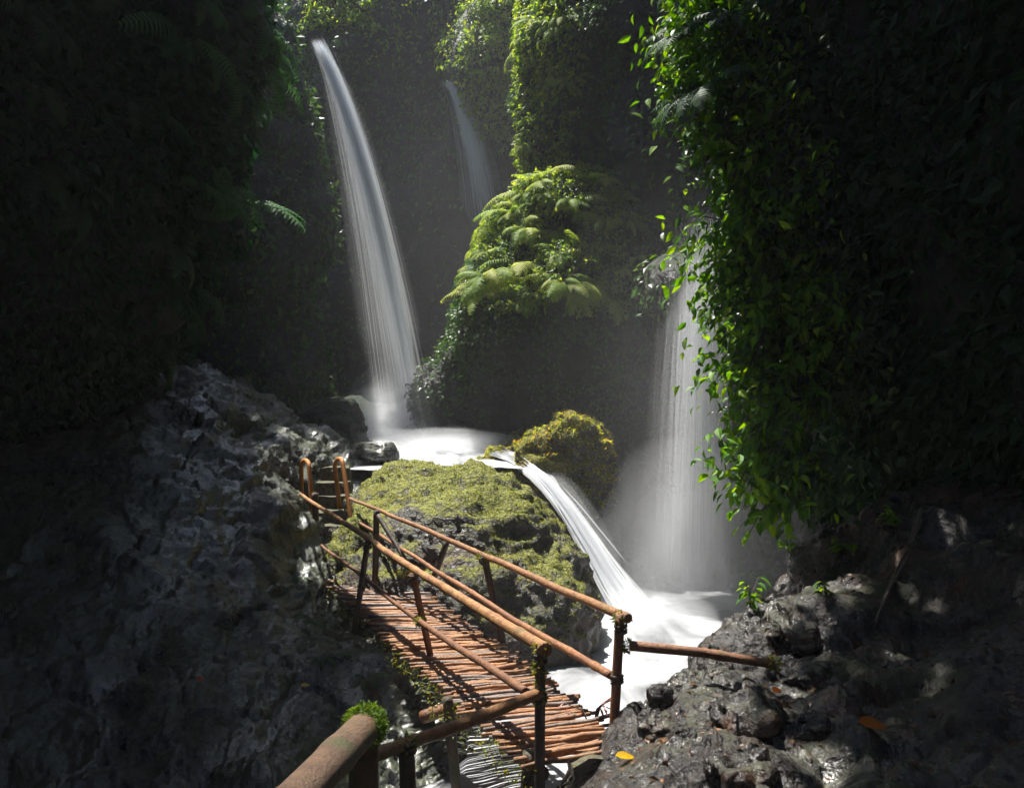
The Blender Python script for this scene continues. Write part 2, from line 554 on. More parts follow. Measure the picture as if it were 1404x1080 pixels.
m, nt, out = nmat('falling_water')
df = N(nt, 'BsdfDiffuse', ins={'Color': (0.9, 0.92, 0.95, 1)})
tr = N(nt, 'BsdfTranslucent', ins={'Color': (0.9, 0.92, 0.95, 1)})
mx = N(nt, 'MixShader', ins={0: 0.5, 1: df.outputs[0], 2: tr.outputs[0]})
tp = N(nt, 'BsdfTransparent')
mx2 = N(nt, 'MixShader', ins={0: 0.52, 1: mx.outputs[0], 2: tp.outputs[0]})
nt.links.new(mx2.outputs[0], out.inputs[0])
M['fall'] = m
M['veil'] = m.copy()
M['veil'].name = 'veil_water'
for n_ in M['veil'].node_tree.nodes:
    if n_.type == 'MIX_SHADER' and abs(n_.inputs[0].default_value - 0.52) < 0.01:
        n_.inputs[0].default_value = 0.75


def volume_material(name, density, color=(0.93, 0.95, 1.0), aniso=0.0, noise=None):
    m, nt, out = nmat(name)
    pv = N(nt, 'VolumePrincipled', ins={'Color': (*color, 1), 'Density': density, 'Anisotropy': aniso})
    if noise:
        pass
    nt.links.new(pv.outputs[0], out.inputs['Volume'])
    return m


# ------------------------------------------------------------------ ground: one sheet through measured points, roughened
GP = [P(*a) for a in (
    # wet slope on the left
    (0, 1080, 7.5), (200, 1080, 7.4), (400, 1080, 7.2), (0, 900, 8.6), (200, 900, 8.8), (380, 930, 9.0), (0, 750, 10.0),
    (200, 750, 10.6), (330, 750, 11.3), (415, 800, 12.0), (0, 600, 12.0), (130, 560, 13.2), (250, 535, 14.0), (340, 540, 14.6),
    (340, 640, 12.6), (200, 650, 11.6), (420, 600, 15.2), (400, 690, 12.9), (462, 618, 15.8), (450, 730, 13.6), (440, 860, 10.6),
    # right bank
    (800, 1075, 5.2), (860, 1040, 5.6), (850, 1003, 6.2), (900, 950, 6.9), (950, 905, 7.8), (1010, 852, 9.0), (1000, 930, 7.0),
    (1060, 905, 7.4), (1100, 800, 9.2), (1140, 735, 10.5), (1200, 800, 8.5), (1300, 700, 9.5), (1404, 640, 10.0), (1404, 800, 7.5),
    (1200, 950, 6.0), (1404, 950, 5.4), (1000, 1050, 4.9), (1200, 1080, 4.0), (1404, 1080, 3.6), (900, 1080, 4.9))]
GP += [np.array(p, float) for p in (
    (-1.0, 10, -0.55), (-0.7, 8.6, -0.75), (0.2, 9, -1.3), (-1.6, 11, -0.35), (0.2, 7.6, -1.4), (-1.4, 7.8, -0.9), (1.0, 8.2, -1.4), (1.7, 9.6, -1.5), (2.1, 12, -1.5), (2.6, 10.5, -1.2),
    (3.2, 14, -1.5), (3.2, 16, -1.3), (-0.5, 7, -1.3), (-1.5, 6, -1.5), (-2, 4, -1.5), (-0.5, 5, -1.0), (-0.1, 6.3, -1.0), (0.2, 4.2, -0.25), (-0.6, 3, -0.3),
    (-1, 17, 1.2), (0.2, 16.4, 1.0), (-2, 18, 1.3), (-1, 20, 1.3), (1, 19, 1.2), (-3, 20, 1.5), (-0.5, 14, 0.6),
    (0, 0, 0.6), (1, 2, 0.6), (-1, 0, 0.3), (-2.5, 1, -0.4), (-10, 5, 3), (-10, 15, 5), (10, 5, 3.5), (10, 12, 4.5), (6, 18, 3), (-8, 20, 4), (-4.6, 23, 1.5), (-6, 24.5, 1.6), (-4.6, 20, 1.7),
    (0, 25, 2), (5, 24, 3), (0, -8, 1), (-7, -6, 1), (7, -6, 2), (14, 30, 6), (-14, 30, 6), (0, 34, 4), (-16, -12, 3), (16, -12, 4))]
GP = np.array(GP)


def tps_fit(xy, z, smooth=0.02):
    d2 = ((xy[:, None] - xy[None]) ** 2).sum(-1)
    K = np.where(d2 > 0, d2 * np.log(d2 + 1e-12) * 0.5, 0)
    K += smooth * np.eye(len(z))
    A = np.block([[K, np.ones((len(z), 1)), xy], [np.ones((1, len(z))), np.zeros((1, 3))], [xy.T, np.zeros((2, 3))]])
    return np.linalg.solve(A, np.concatenate([z, np.zeros(3)]))


_w = tps_fit(GP[:, :2], GP[:, 2])


def ground_z(x, y):
    x, y = np.asarray(x, float).ravel(), np.asarray(y, float).ravel()
    out = np.zeros(len(x))
    for s in range(0, len(x), 40000):
        q = np.stack([x[s:s + 40000], y[s:s + 40000]], 1)
        d2 = ((q[:, None] - GP[None, :, :2]) ** 2).sum(-1)
        out[s:s + 40000] = (d2 * np.log(d2 + 1e-12) * 0.5) @ _w[:len(GP)] + _w[len(GP)] + q @ _w[len(GP) + 1:]
    return out


def cells(p, freq, seed=0):
    """cellular noise: distance to the border between the two nearest seeds, and a random height for the nearest"""
    p = np.asarray(p, np.float32) * freq + seed * 7.7
    i = np.floor(p).astype(np.int32)
    f1 = np.full(len(p), 9.0, np.float32); f2 = f1.copy(); hgt = np.zeros(len(p), np.float32)
    for dx in (-1, 0, 1):
        for dy in (-1, 0, 1):
            for dz in (-1, 0, 1):
                c = i + np.array([dx, dy, dz], np.int32)
                h = _perm[(_perm[(_perm[c[:, 0] & 255] + c[:, 1]) & 255] + c[:, 2]) & 255]
                q = c + np.stack([_val[h], _val[(h + 57) & 255], _val[(h + 131) & 255]], 1) * 0.45 + 0.5
                d = np.linalg.norm(p - q, axis=1)
                near = d < f1
                f2 = np.where(near, f1, np.minimum(f2, d))
                f1 = np.where(near, d, f1)
                hgt = np.where(near, _val[(h + 201) & 255], hgt)
    return f2 - f1, hgt


def grid_faces(nu, nv, closed_u=False):
    i = np.arange(nu if closed_u else nu - 1)[:, None]
    j = np.arange(nv - 1)[None]
    i2 = (i + 1) % nu
    return np.stack(np.broadcast_arrays(i * nv + j, i2 * nv + j, i2 * nv + j + 1, i * nv + j + 1), -1).reshape(-1, 4)


def ground_sheet():
    nr, na = 690, 740
    r = np.concatenate([np.linspace(0.3, 3.0, 20, endpoint=False), 3.0 * (17 / 3.0) ** np.linspace(0, 1, nr - 60), np.linspace(17.6, 60, 40)])
    a = np.concatenate([np.linspace(-R(180), -R(33), 50, endpoint=False), np.linspace(-R(33), R(33), na - 100), np.linspace(R(33), R(180), 51)[1:]])
    A, Rr = np.meshgrid(a, r, indexing='ij')
    X, Y = (Rr * np.sin(A)).ravel(), (Rr * np.cos(A)).ravel()
    Z = ground_z(X, Y)
    v = np.stack([X, Y, np.clip(Z, -2.2, 9)], 1)
    q = grid_faces(len(a), len(r))
    nor = vert_normals(v, q)
    if nor[:, 2].mean() < 0:
        q = q[:, ::-1]; nor = -nor
    # flaky wet rock: broad lumps, ledges across the slope, chips
    w = fbm(v, 0.9, 3, 0.5, 3)
    wv = v + 0.14 * np.stack([fbm(v, 1.1, 2, 0.5, 31 + k) for k in range(3)], 1)
    d = 0.20 * fbm(v, 0.8, 3, 0.5, 1)
    d += 0.065 * fbm(wv * [1, 1, 1.8], 1.5, 2, 0.5, 2, True)
    d += 0.020 * fbm(wv, 4.0, 3, 0.5, 6)
    d += 0.009 * fbm(v, 9.0, 3, 0.65, 4) + 0.010 * fbm(v * [1, 1, 1.5], 7.0, 3, 0.6, 5, True)
    see = np.nonzero((v[:, 1] > 2.5) & (v[:, 1] < 18) & (np.abs(v[:, 0]) < 0.66 * v[:, 1]))[0]
    for fr, amp, crack, wd, sd in ((1.5, 0.060, 0.060, 0.14, 1), (4.0, 0.020, 0.020, 0.16, 2), (9.0, 0.006, 0.006, 0.2, 3)):
        e, h = cells(wv[see] + 0.06 * np.stack([fbm(v[see], 5.0, 2, 0.5, 51 + k) for k in range(3)], 1), fr, sd)
        d[see] += amp * h - crack * np.exp(-e / wd)
    near_path = np.exp(-(((v[:, 0] - 0.45) / 0.5) ** 2 + ((v[:, 1] - 5.5) / 0.55) ** 2))
    d = d * (1 - 0.75 * near_path)
    v = v + nor * d[:, None]
    right = v[:, 0] > 0.2 + 0.0 * v[:, 1]
    return v, q


gv, gq = ground_sheet()
fx = gv[gq].mean(1)
rightmask = (fx[:, 0] > 0.15) & (fx[:, 1] < 11.5) & (fx[:, 1] > -1)
ground = mesh_obj('ground', gv, gq, M['rock'])
ground.data.materials.append(M['bank'])
ground.data.polygons.foreach_set('material_index', rightmask.astype(np.int32))
tag(ground, kind='structure')

# ------------------------------------------------------------------ gorge cliffs
def cliff(name, shapes, cell=0.2, **kw):
    kw.setdefault('disp', ((0.9, 0.22, 4, True, 3, 0.8), (3.5, 0.06, 3, True, 5, 1.0)))
    v, q = rock_mesh(shapes, cell, **kw)
    o = mesh_obj(name, v, q, M['cliff'])
    tag(o, kind='structure')
    return v, q, o


lv, lq, o_left = cliff('cliff_left', [ell((-9.0, 11.5, 7.6), (5.4, 3.4, 5.0)), ell((-7.7, 12.6, 4.9), (3.3, 1.9, 2.4)), ell((-9.8, 4.0, 9.5), (4.6, 6.5, 6.2)), ell((-11.0, 9.0, 3.0), (3.0, 5.0, 3.0)),
                                       ell((-10.9, 16, 7), (5.0, 4, 7))], 0.22, blend=1.2, seed=1)
bv, bq, o_back = cliff('cliff_back', [ell((-9.3, 22.3, 6.5), (4.5, 2.8, 8.5)), ell((0, 31.0, 7), (13, 4.5, 12.5)), ell((-2.5, 29.6, 14.5), (5.5, 3.0, 3.2)),
                                      ell((-0.2, 26.2, 12.2), (1.3, 1.6, 2.4)), ell((-3.5, 22.8, 0.6), (2.2, 1.5, 1.8)), ell((5.6, 20.6, 5), (3.6, 3.2, 11)), ell((9, 24, 8), (5, 5, 12)), ell((4.6, 16.4, 4.7), (1.7, 1.7, 0.8))], 0.24, blend=1.0, seed=2)
uv, uq, o_butt = cliff('cliff_buttress', [ell((0.7, 19.6, 3.4), (2.5, 1.9, 2.3)), ell((1.9, 20.2, 5.7), (2.3, 1.7, 1.7)), ell((2.7, 21.2, 10.5), (2.1, 2.0, 7.5)),
                                          ell((2.4, 19.4, 5.2), (1.6, 1.5, 1.8))], 0.13, blend=0.6, seed=3, warp=0.40,
                        disp=((0.9, 0.14, 4, True, 3, 0.8), (3.5, 0.05, 3, True, 5, 1.0)))
rv, rq, o_right = cliff('cliff_right', [ell((7.6, 11.5, 7.0), (3.7, 3.6, 8.0)), ell((8.5, 6.0, 8.0), (3.9, 5.5, 8.0)), ell((7.6, 15.5, 7), (3.4, 3.0, 8)), ell((6.2, 12.6, 8.0), (2.6, 2.2, 5.5)), ell((9.5, 9.0, 2.0), (4.0, 7.0, 3.0))],
                        0.22, blend=1.2, seed=4)
nv_, nq_, o_near = cliff('cliff_behind_camera', [ell((0, -15, 5), (16, 7, 14)), ell((-15, -4, 6), (7, 9, 13)), ell((15, -4, 6), (7, 9, 13))], 0.6, blend=2.0, seed=5)

# ------------------------------------------------------------------ leaf and frond shapes
def leaf_template(width=0.42, fold=0.10, droop=0.22, rows=3):
    xs = np.linspace(0, 1, rows + 2)
    v, q, t = [], [], []
    prof = lambda s: width * 0.5 * (math.sin(math.pi * s ** 0.8)) ** 0.85 if 0 < s < 1 else 0
    v.append([0, 0, 0])
    for s in xs[1:-1]:
        w = prof(s)
        z = -droop * s * s
        v += [[s, -w, z + fold * w * 2], [s, 0, z], [s, w, z + fold * w * 2]]
    v.append([1, 0, -droop])
    n = rows
    t += [[0, 1, 2], [0, 2, 3]]
    for k in range(n - 1):
        a = 1 + 3 * k
        q += [[a, a + 3, a + 4, a + 1], [a + 1, a + 4, a + 5, a + 2]]
    a = 1 + 3 * (n - 1)
    tip = len(v) - 1
    t += [[a, tip, a + 1], [a + 1, tip, a + 2]]
    return np.array(v, float), [np.array(q), np.array(t)]


LEAF_BIG = leaf_template(0.44, 0.22, 0.25, 3)
LEAF_NARROW = leaf_template(0.30, 0.2, 0.3, 2)
LEAF_MED = leaf_template(0.46, 0.2, 0.25, 2)
LEAF_SMALL = (np.array([[0, 0, 0], [0.45, -0.24, 0.06], [0.5, 0, 0], [0.45, 0.24, 0.06], [1, 0, -0.15]]), [np.array([[0, 1, 2], [0, 2, 3], [1, 4, 2], [2, 4, 3]])])
BLADE = (np.array([[0, -0.09, 0], [0, 0.09, 0], [0.55, 0.06, 0.10], [0.55, -0.06, 0.10], [1, 0, -0.05]]), [np.array([[0, 1, 2], [0, 2, 3], [3, 2, 4]])])


def frond_mesh(name, mat, seed, pairs=15, arch=0.5, wide=0.24):
    """a fern frond along +X, about 1 long, rising then drooping"""
    g = random.Random(seed)
    s = np.linspace(0, 1, 11)
    ang0 = 0.9 - 0.1 * g.random()
    pts = [np.zeros(3)]
    for k in range(10):
        a = ang0 - (ang0 + arch) * (s[k] ** 1.1)
        pts.append(pts[-1] + 0.1 * np.array([math.cos(a), 0.02 * g.uniform(-1, 1), math.sin(a)]))
    pts = np.array(pts)
    mb = MB()
    mb.tube(pts, np.linspace(0.009, 0.002, 11), 3, False)
    for k in range(pairs):
        u = 0.14 + 0.84 * k / (pairs - 1)
        i = min(int(u * 10), 9); f = u * 10 - i
        p = pts[i] * (1 - f) + pts[i + 1] * f
        tan = unit(pts[i + 1] - pts[i])
        L = wide * (math.sin(math.pi * (u * 0.80 + 0.17)) ** 0.8) * g.uniform(0.88, 1.1) + 0.015
        w = 0.036
        for sd in (-1, 1):
            dirv = unit(np.array([0, sd, 0]) + tan * 0.45 + np.array([0, 0, -0.16]))
            mid = p + dirv * L * 0.55 + np.array([0, 0, 0.012])
            end = p + dirv * L + np.array([0, 0, -0.05 * g.uniform(0.5, 1.5)])
            mb.add([p - tan * w * 0.5, p + tan * w * 0.5, mid + tan * w * 0.42, mid - tan * w * 0.42, end],
                   [[0, 1, 2, 3]], [[3, 2, 4]])
    v, f = mb.arrays()
    return make_mesh(name, v, f, mat)


FRONDS = {k: [frond_mesh('frond', M[k], i, 16 + 2 * i, 0.35 + 0.2 * i, (0.20, 0.15, 0.24, 0.17)[i]) for i in range(4)] for k in ('fern_light', 'fern_mid', 'fern_dark')}


def make_fern(pos, normal, size, key, label, group, n=7, lean=0.55, seed=0):
    g = random.Random(seed)
    root = empty('fern', tuple(float(x) for x in pos))
    tag(root, label, 'fern', group)
    nrm = unit(np.array(normal) * lean + np.array([0, 0, 1.0 - lean]))
    out_h = unit(np.array([normal[0] - 0.15, normal[1] - 0.05, 0.0]))
    t1 = unit(out_h - nrm * np.dot(out_h, nrm)); t2 = np.cross(nrm, t1)
    for k in range(n):
        a = (k + g.uniform(-0.3, 0.3) - (n - 1) / 2) / max(1, n - 1) * R(190)
        ax = unit(t1 * math.cos(a) + t2 * math.sin(a) + np.array([0, 0, -0.20 * abs(g.gauss(0, 1))]))
        x = ax; z = unit(nrm - x * np.dot(nrm, x)); y = np.cross(z, x)
        o = bpy.data.objects.new('frond', FRONDS[key][g.randrange(4)])
        link(o, root)
        o.matrix_local = Matrix(((x[0], y[0], z[0], 0), (x[1], y[1], z[1], 0), (x[2], y[2], z[2], 0), (0, 0, 0, 1))) @ Matrix.Scale(size * g.uniform(0.55, 1.2), 4)
    return root


def inframe(p, pad=40):
    x, y = pxy(p)
    return (x > -pad) & (x < 1404 + pad) & (y > -pad) & (y < 1080 + pad) & (p[:, 1] > 0.5)


def leaf_cover(name, v, q, count, mask, size, mat, label, cat, template=LEAF_SMALL, lift=(0.02, 0.18), hang=0.7, seed=0, outward=0.6):
    def msk(p, n):
        facing = np.sum(n * (np.array([0, 0, EYE]) - p), axis=1) / np.linalg.norm(p - [0, 0, EYE], axis=1)
        return mask(p, n) * inframe(p, 80) * (facing > -0.35)
    p, n = sample_surface(v, q, count, msk, seed)
    g = np.random.default_rng(seed + 100)
    up = unit(n + 0.6 * g.normal(size=n.shape) + np.array([0, 0, 0.5]))
    ax = n * outward + np.array([0, 0, -hang]) + 0.55 * g.normal(size=n.shape)
    p = p + n * g.uniform(lift[0], lift[1], (count, 1))
    clump = 0.5 + 0.5 * np.clip(fbm(p, 1.3, 3, 0.5, 9), -1, 1)
    sz = g.uniform(size[0], size[1], count) * (0.7 + 0.6 * clump)
    vv, ff, tt = batch(template[0], template[1], p, ax, up, sz, g.random(count))
    o = mesh_obj(name, vv, ff, mat, tint=tt, smooth=False)
    tag(o, label, cat, kind='stuff')
    return o


def nmask(freq, lo, hi, seed):
    return lambda p: np.clip((fbm(p, freq, 3, 0.5, seed) - lo) / (hi - lo), 0, 1)


# ------------------------------------------------------------------ water
def sheet(name, x0, x1, y0, y1, nx, ny, zf, mat, keep=None):
    x = np.linspace(x0, x1, nx); y = np.linspace(y0, y1, ny)
    X, Y = np.meshgrid(x, y, indexing='ij')
    p = np.stack([X.ravel(), Y.ravel(), np.zeros(X.size)], 1)
    p[:, 2] = zf(p)
    q = grid_faces(nx, ny)
    if keep is not None:
        q = q[keep(p[q].mean(1))]
    o = mesh_obj(name, p, q, mat)
    tag(o, kind='structure')
    return o


def upper_z(p):
    return 1.42 + 0.10 * (p[:, 1] - 16.0) + 0.05 * fbm(p, 1.6, 3, 0.5, 21)


def lower_z(p):
    return -0.85 + 0.035 * fbm(p, 1.5, 3, 0.5, 22) + 0.10 * np.exp(-((p[:, 0] - 2.0) ** 2 + (p[:, 1] - 13.2) ** 2) / 0.8) - 0.5 * np.clip((-0.4 - p[:, 0]) / 1.2, 0, 1)


sheet('water_upper_pool', -5.0, 1.3, 15.2, 22, 140, 140, upper_z, M['foam_stream'],
      keep=lambda c: c[:, 0] < 0.15 + 0.75 * np.clip(c[:, 1] - 15.9, 0, 2))
sheet('water_lower_pool', -2.2, 6.0, 5.6, 17.5, 170, 220, lower_z, M['foam'])


def waterfall(name, lip_a, lip_b, vel, vel_j, floor_z, n, width, label, skew=0.0, seed=0, fade=0.0, thick=0.15, veil=None, segs=14, mat='fall', late=0.0):
    """strands of falling water thrown from a lip; each a thin tapered thread along its own parabola"""
    g = np.random.default_rng(seed)
    lip_a, lip_b, vel, vel_j = (np.array(a, float) for a in (lip_a, lip_b, vel, vel_j))
    V, Q = [], []
    base = 0
    for k in range(n):
        u = np.clip(g.normal(0.5, 0.22), 0, 1)
        p0 = lip_a * (1 - u) + lip_b * u + np.clip(g.normal(size=3), -1.9, 1.9) * thick * np.array([1, 1, 0.3])
        j = np.clip(g.normal(size=3), -1.9, 1.9)
        if skew:
            j[0] = -abs(j[0]) * (1 if skew > 0 else -1)
        v0 = vel + vel_j * j
        wk = 1.0
        if veil and g.random() < veil[0]:
            wk = 0.55
            v0 = v0 + np.array([-min(abs(g.normal()), 1.9) * veil[1] + 0.12 * veil[1], 0.3 * veil[1] * g.normal(), 0])
        tend = (v0[2] + math.sqrt(v0[2] ** 2 + 19.6 * max(0.05, p0[2] - floor_z))) / 9.8
        a = g.random() * 0.75 - 0.3
        b = a + 0.25 + 0.75 * g.random()
        if fade:
            b = min(b, g.random() * fade + 0.15)
            a = min(a, b - 0.1)
        a, b = max(late * g.random(), a), min(1, b)
        if b - a < 0.04:
            continue
        t = np.linspace(a, b, segs) * tend
        pts = p0 + v0 * t[:, None] + np.array([0, 0, -4.9]) * (t ** 2)[:, None]
        s = np.linspace(0, 1, segs)
        w = wk * width * g.uniform(0.5, 1.5) * np.minimum(1, np.minimum(s, 1 - s) * 6 + 0.05) * (1 + 0.3 * t / tend)
        th = g.random() * math.pi
        off = np.array([[math.cos(th), math.sin(th), 0], [-math.cos(th), -math.sin(th), 0]])
        ring = pts[:, None, :] + w[:, None, None] * off[None]
        V.append(ring.reshape(-1, 3))
        i = np.arange(segs - 1)[:, None] * 2
        Q.append(np.concatenate([i, i + 1, i + 3, i + 2], 1) + base)
        base += segs * 2
    o = mesh_obj(name, np.concatenate(V), np.concatenate(Q), M[mat], origin=((lip_a[0] + lip_b[0]) / 2, (lip_a[1] + lip_b[1]) / 2, floor_z))
    tag(o, label, 'waterfall')
    return o


waterfall('waterfall', P(428, 60, 21.2), P(440, 52, 21.2), (2.42, -0.2, -4.0), (0.11, 0.04, 0.25), 1.7, 1500, 0.0036,
          'tall waterfall pouring from the top edge beside the dark fern cliff into the upper pool', skew=0, seed=1, thick=0.06, veil=(0.5, 0.42))
waterfall('waterfall', P(606, 112, 25.2), P(622, 118, 25.2), (1.45, -0.2, 0.0), (0.28, 0.1, 0.2), 3.0, 1100, 0.0036,
          'small far waterfall fading into mist at the back of the gorge', skew=1, seed=2, thick=0.08, fade=0.62)
waterfall('waterfall', P(940, 290, 14.9), P(992, 290, 14.8), (-0.12, -0.25, -1.0), (0.16, 0.06, 0.2), -0.8, 1900, 0.0030,
          'straight veil waterfall dropping behind the hanging green leaves into the lower pool', seed=3, thick=0.14, veil=(0.62, 0.24), mat='veil', late=0.6)

# the chute beside the boulder
def chute():
    key = np.array([[-0.25, 16.6, 1.55], [0.20, 15.9, 1.40], [0.55, 15.3, 1.12], [0.88, 14.9, 0.72], [1.24, 14.5, 0.18], [1.58, 14.1, -0.36], [1.92, 13.6, -0.84], [2.1, 13.3, -1.0]])
    s = np.linspace(0, 1, len(key)); t = np.linspace(0, 1, 60)
    c = np.stack([np.interp(t, s, key[:, k]) for k in range(3)], 1)
    for _ in range(6):
        c[1:-1] = (c[:-2] + 2 * c[1:-1] + c[2:]) / 4
    tan = unit(np.gradient(c, axis=0))
    side = unit(np.cross(tan, [0, 0, 1.0])); up = np.cross(side, tan)
    wd = np.interp(t, [0, 0.35, 1], [0.22, 0.15, 0.36])
    u = np.linspace(-1, 1, 21)
    v = c[:, None] + side[:, None] * (wd[:, None, None] * u[None, :, None]) + up[:, None] * (0.07 * (1 - u ** 2))[None, :, None]
    v = v.reshape(-1, 3)
    v += (0.03 * fbm(np.stack([np.repeat(t, 21) * 2, np.tile(u, 60) * 5, np.zeros(1260)], 1), 1.5, 3, 0.5, 8))[:, None] * np.repeat(up, 21, 0)
    root = empty('stream_chute', tuple(float(x) for x in key[-1]))
    mesh_obj('water_sheet', v - key[-1], grid_faces(60, 21), M['foam'], root)
    g = np.random.default_rng(9)
    V, Q, base = [], [], 0
    for k in range(420):
        a = g.random() * 0.8; b = min(1, a + 0.1 + 0.3 * g.random())
        i0, i1 = int(a * 59), max(int(a * 59) + 4, int(b * 59))
        ii = np.linspace(i0, min(i1, 59), 9)
        uu = g.normal() * 0.62 + 0.1 * g.normal() * np.linspace(0, 1, 9)
        ctr = np.stack([np.interp(ii, np.arange(60), c[:, m_]) for m_ in range(3)], 1)
        sd = np.stack([np.interp(ii, np.arange(60), side[:, m_]) for m_ in range(3)], 1)
        upv = np.stack([np.interp(ii, np.arange(60), up[:, m_]) for m_ in range(3)], 1)
        ww = np.interp(ii, np.arange(60), wd)
        q_ = ctr + sd * (ww * uu)[:, None] + upv * (0.075 * max(0, 1 - uu[0] ** 2) + abs(g.normal()) * 0.03)
        h_ = 0.014 * np.minimum(1, np.minimum(np.linspace(0, 1, 9), np.linspace(1, 0, 9)) * 4 + 0.05)
        V.append(np.stack([q_ - sd * h_[:, None], q_ + sd * h_[:, None]], 1).reshape(-1, 3))
        i = np.arange(8)[:, None] * 2
        Q.append(np.concatenate([i, i + 1, i + 3, i + 2], 1) + base)
        base += 18
    th = mesh_obj('threads', np.concatenate(V) - key[-1], np.concatenate(Q), M['fall'], root)
    th['kind'] = 'stuff'
    tag(root, 'white stream chute racing down the side of the mossy boulder', 'stream')


chute()

# ------------------------------------------------------------------ rocks
def rock_thing(name, shapes, cell, mat, label, cat, **kw):
    v, q = rock_mesh(shapes, cell, **kw)
    lo, hi = v.min(0), v.max(0)
    root = empty(name, (float((lo[0] + hi[0]) / 2), float((lo[1] + hi[1]) / 2), float(lo[2])))
    tag(root, label, cat)
    mesh_obj('rock_body', v - np.array(root.location), q, mat, root)
    return root, v, q


def moss_on(root, v, q, count, mat, mask, size, seed, name='moss', droop=0.25):
    p, n = sample_surface(v, q, count, lambda p, n: mask(p, n) * inframe(p, 60), seed)
    g = np.random.default_rng(seed)
    ax = unit(n * 0.8 + g.normal(size=n.shape) * 0.6 + np.array([0.1, -0.15, -droop]))
    up = unit(n + g.normal(size=n.shape) * 0.4)
    vv, ff, tt = batch(BLADE[0] * np.array([1, 2.2, 1]), BLADE[1], p - n * 0.01 - np.array(root.location), ax, up, g.uniform(size[0], size[1], count),
                       np.clip(0.45 + 0.5 * fbm(p, 1.7, 3, 0.55, seed) + 0.2 * g.normal(size=count), 0, 0.999))
    o = mesh_obj(name, vv, ff, mat, root, tint=tt, smooth=False)
    o['kind'] = 'stuff'
    return o


soft = ((1.1, 0.07, 3, True, 7, 1.4), (3.4, 0.045, 3, False, 8, 1.4), (11, 0.018, 2, False, 9, 1))
rk = ((1.2, 0.16, 4, True, 7, 1.4), (3.6, 0.075, 3, True, 8, 1.5), (14, 0.016, 2, False, 9, 1))
boulder, mv, mq = rock_thing('mossy_boulder', [ell((-0.80, 13.2, -0.75), (1.85, 2.4, 2.05)), ell((0.15, 12.6, -1.0), (1.02, 1.7, 1.50)), ell((-1.6, 14.0, -0.2), (1.2, 1.5, 1.7))], 0.06, M['boulder'],
                             'huge moss covered boulder between the bamboo footbridge and the white chute', 'boulder', blend=0.45, warp=0.16, warp_freq=0.8, disp=((1.2, 0.07, 4, True, 7, 1.4), (3.6, 0.05, 3, True, 8, 1.5), (12, 0.018, 2, False, 9, 1)), seed=7)
moss_on(boulder, mv, mq, 62000, M['moss'], lambda p, n: np.clip(n[:, 2] * 2.2 - 0.75 + 1.1 * fbm(p, 1.9, 3, 0.5, 4), 0, 1), (0.014, 0.042), 31)

mound, yv, yq = rock_thing('mossy_rock', [ell((0.19, 16.7, 0.98), (0.90, 1.0, 0.60)), ell((0.69, 16.5, 1.40), (0.72, 0.8, 0.58)), ell((1.13, 16.35, 1.80), (0.47, 0.7, 0.50)), ell((1.45, 16.3, 1.35), (0.26, 0.5, 0.75)),
                                          ell((0.9, 17.8, 1.0), (1.0, 1.3, 1.0))], 0.05, M['mound'],
                           'sunlit yellow moss mound with drooping edge above the lower pool', 'rock', blend=0.2, warp=0.16, warp_freq=1.3,
                           disp=((1.6, 0.13, 3, True, 7, 2.2), (4.5, 0.05, 3, True, 8, 2.0)), seed=8)
moss_on(mound, yv, yq, 36000, M['moss_yellow'], lambda p, n: np.clip(n[:, 2] * 1.2 + 0.45, 0, 1), (0.025, 0.08), 32, droop=0.9)

dark_b, dv, dq = rock_thing('dark_boulder', [ell((-3.55, 17.9, 1.75), (0.62, 0.7, 0.80)), ell((-4.1, 18.1, 1.7), (0.5, 0.6, 0.6))], 0.07, M['cliff'],
                            'dark wet boulder standing beside the foot of the tall waterfall', 'boulder', blend=0.3, warp=0.10, warp_freq=1.2, disp=soft, seed=9)
rock_thing('stream_rock', [ell((-2.55, 16.3, 1.55), (0.45, 0.4, 0.22))], 0.04, M['rock'],
           'low wet rock splitting the white stream above the steps', 'rock', warp=0.06, warp_freq=2.0, disp=((3, 0.05, 3, True, 7, 1.4),), seed=10)

# ------------------------------------------------------------------ stone steps
st_root = empty('stone_steps', (-2.3, 12.75, 0.0))
tag(st_root, 'rough stone steps climbing from the bridge end between the orange handrails', 'steps')
def stone_block(cx, cy, cz, sx, sy, sz, yaw, seed):
    g = np.random.default_rng(seed)
    nx, ny, nz = 8, 5, 4
    mb = MB()
    # box as six grids, roughened together
    def face(o, a, b, na, nb):
        s, t = np.meshgrid(np.linspace(0, 1, na), np.linspace(0, 1, nb), indexing='ij')
        return (np.array(o) + s[..., None] * np.array(a) + t[..., None] * np.array(b)).reshape(-1, 3), grid_faces(na, nb)
    for o, a, b, na, nb in (((-.5, -.5, .5), (1, 0, 0), (0, 1, 0), nx, ny), ((-.5, -.5, -.5), (1, 0, 0), (0, 0, 1), nx, nz), ((.5, -.5, -.5), (0, 1, 0), (0, 0, 1), ny, nz),
                            ((.5, .5, -.5), (-1, 0, 0), (0, 0, 1), nx, nz), ((-.5, .5, -.5), (0, -1, 0), (0, 0, 1), ny, nz)):
        v, q = face(o, a, b, na, nb)
        mb.add(v, q)
    v, f = mb.arrays()
    r = np.linalg.norm(v * [1, 1, 1], axis=1)
    v = v * (1 - 0.10 * np.clip(np.max(np.abs(v), 1) + np.median(np.abs(v), 1) - 0.75, 0, 1)[:, None] * 2)
    v = v * [sx, sy, sz]
    v = v + 0.03 * np.stack([fbm(v + seed * 3.1, 4, 3, 0.5, k) for k in range(3)], 1)
    c, s = math.cos(yaw), math.sin(yaw)
    return np.stack([v[:, 0] * c - v[:, 1] * s, v[:, 0] * s + v[:, 1] * c, v[:, 2]], 1) + [cx, cy, cz], f
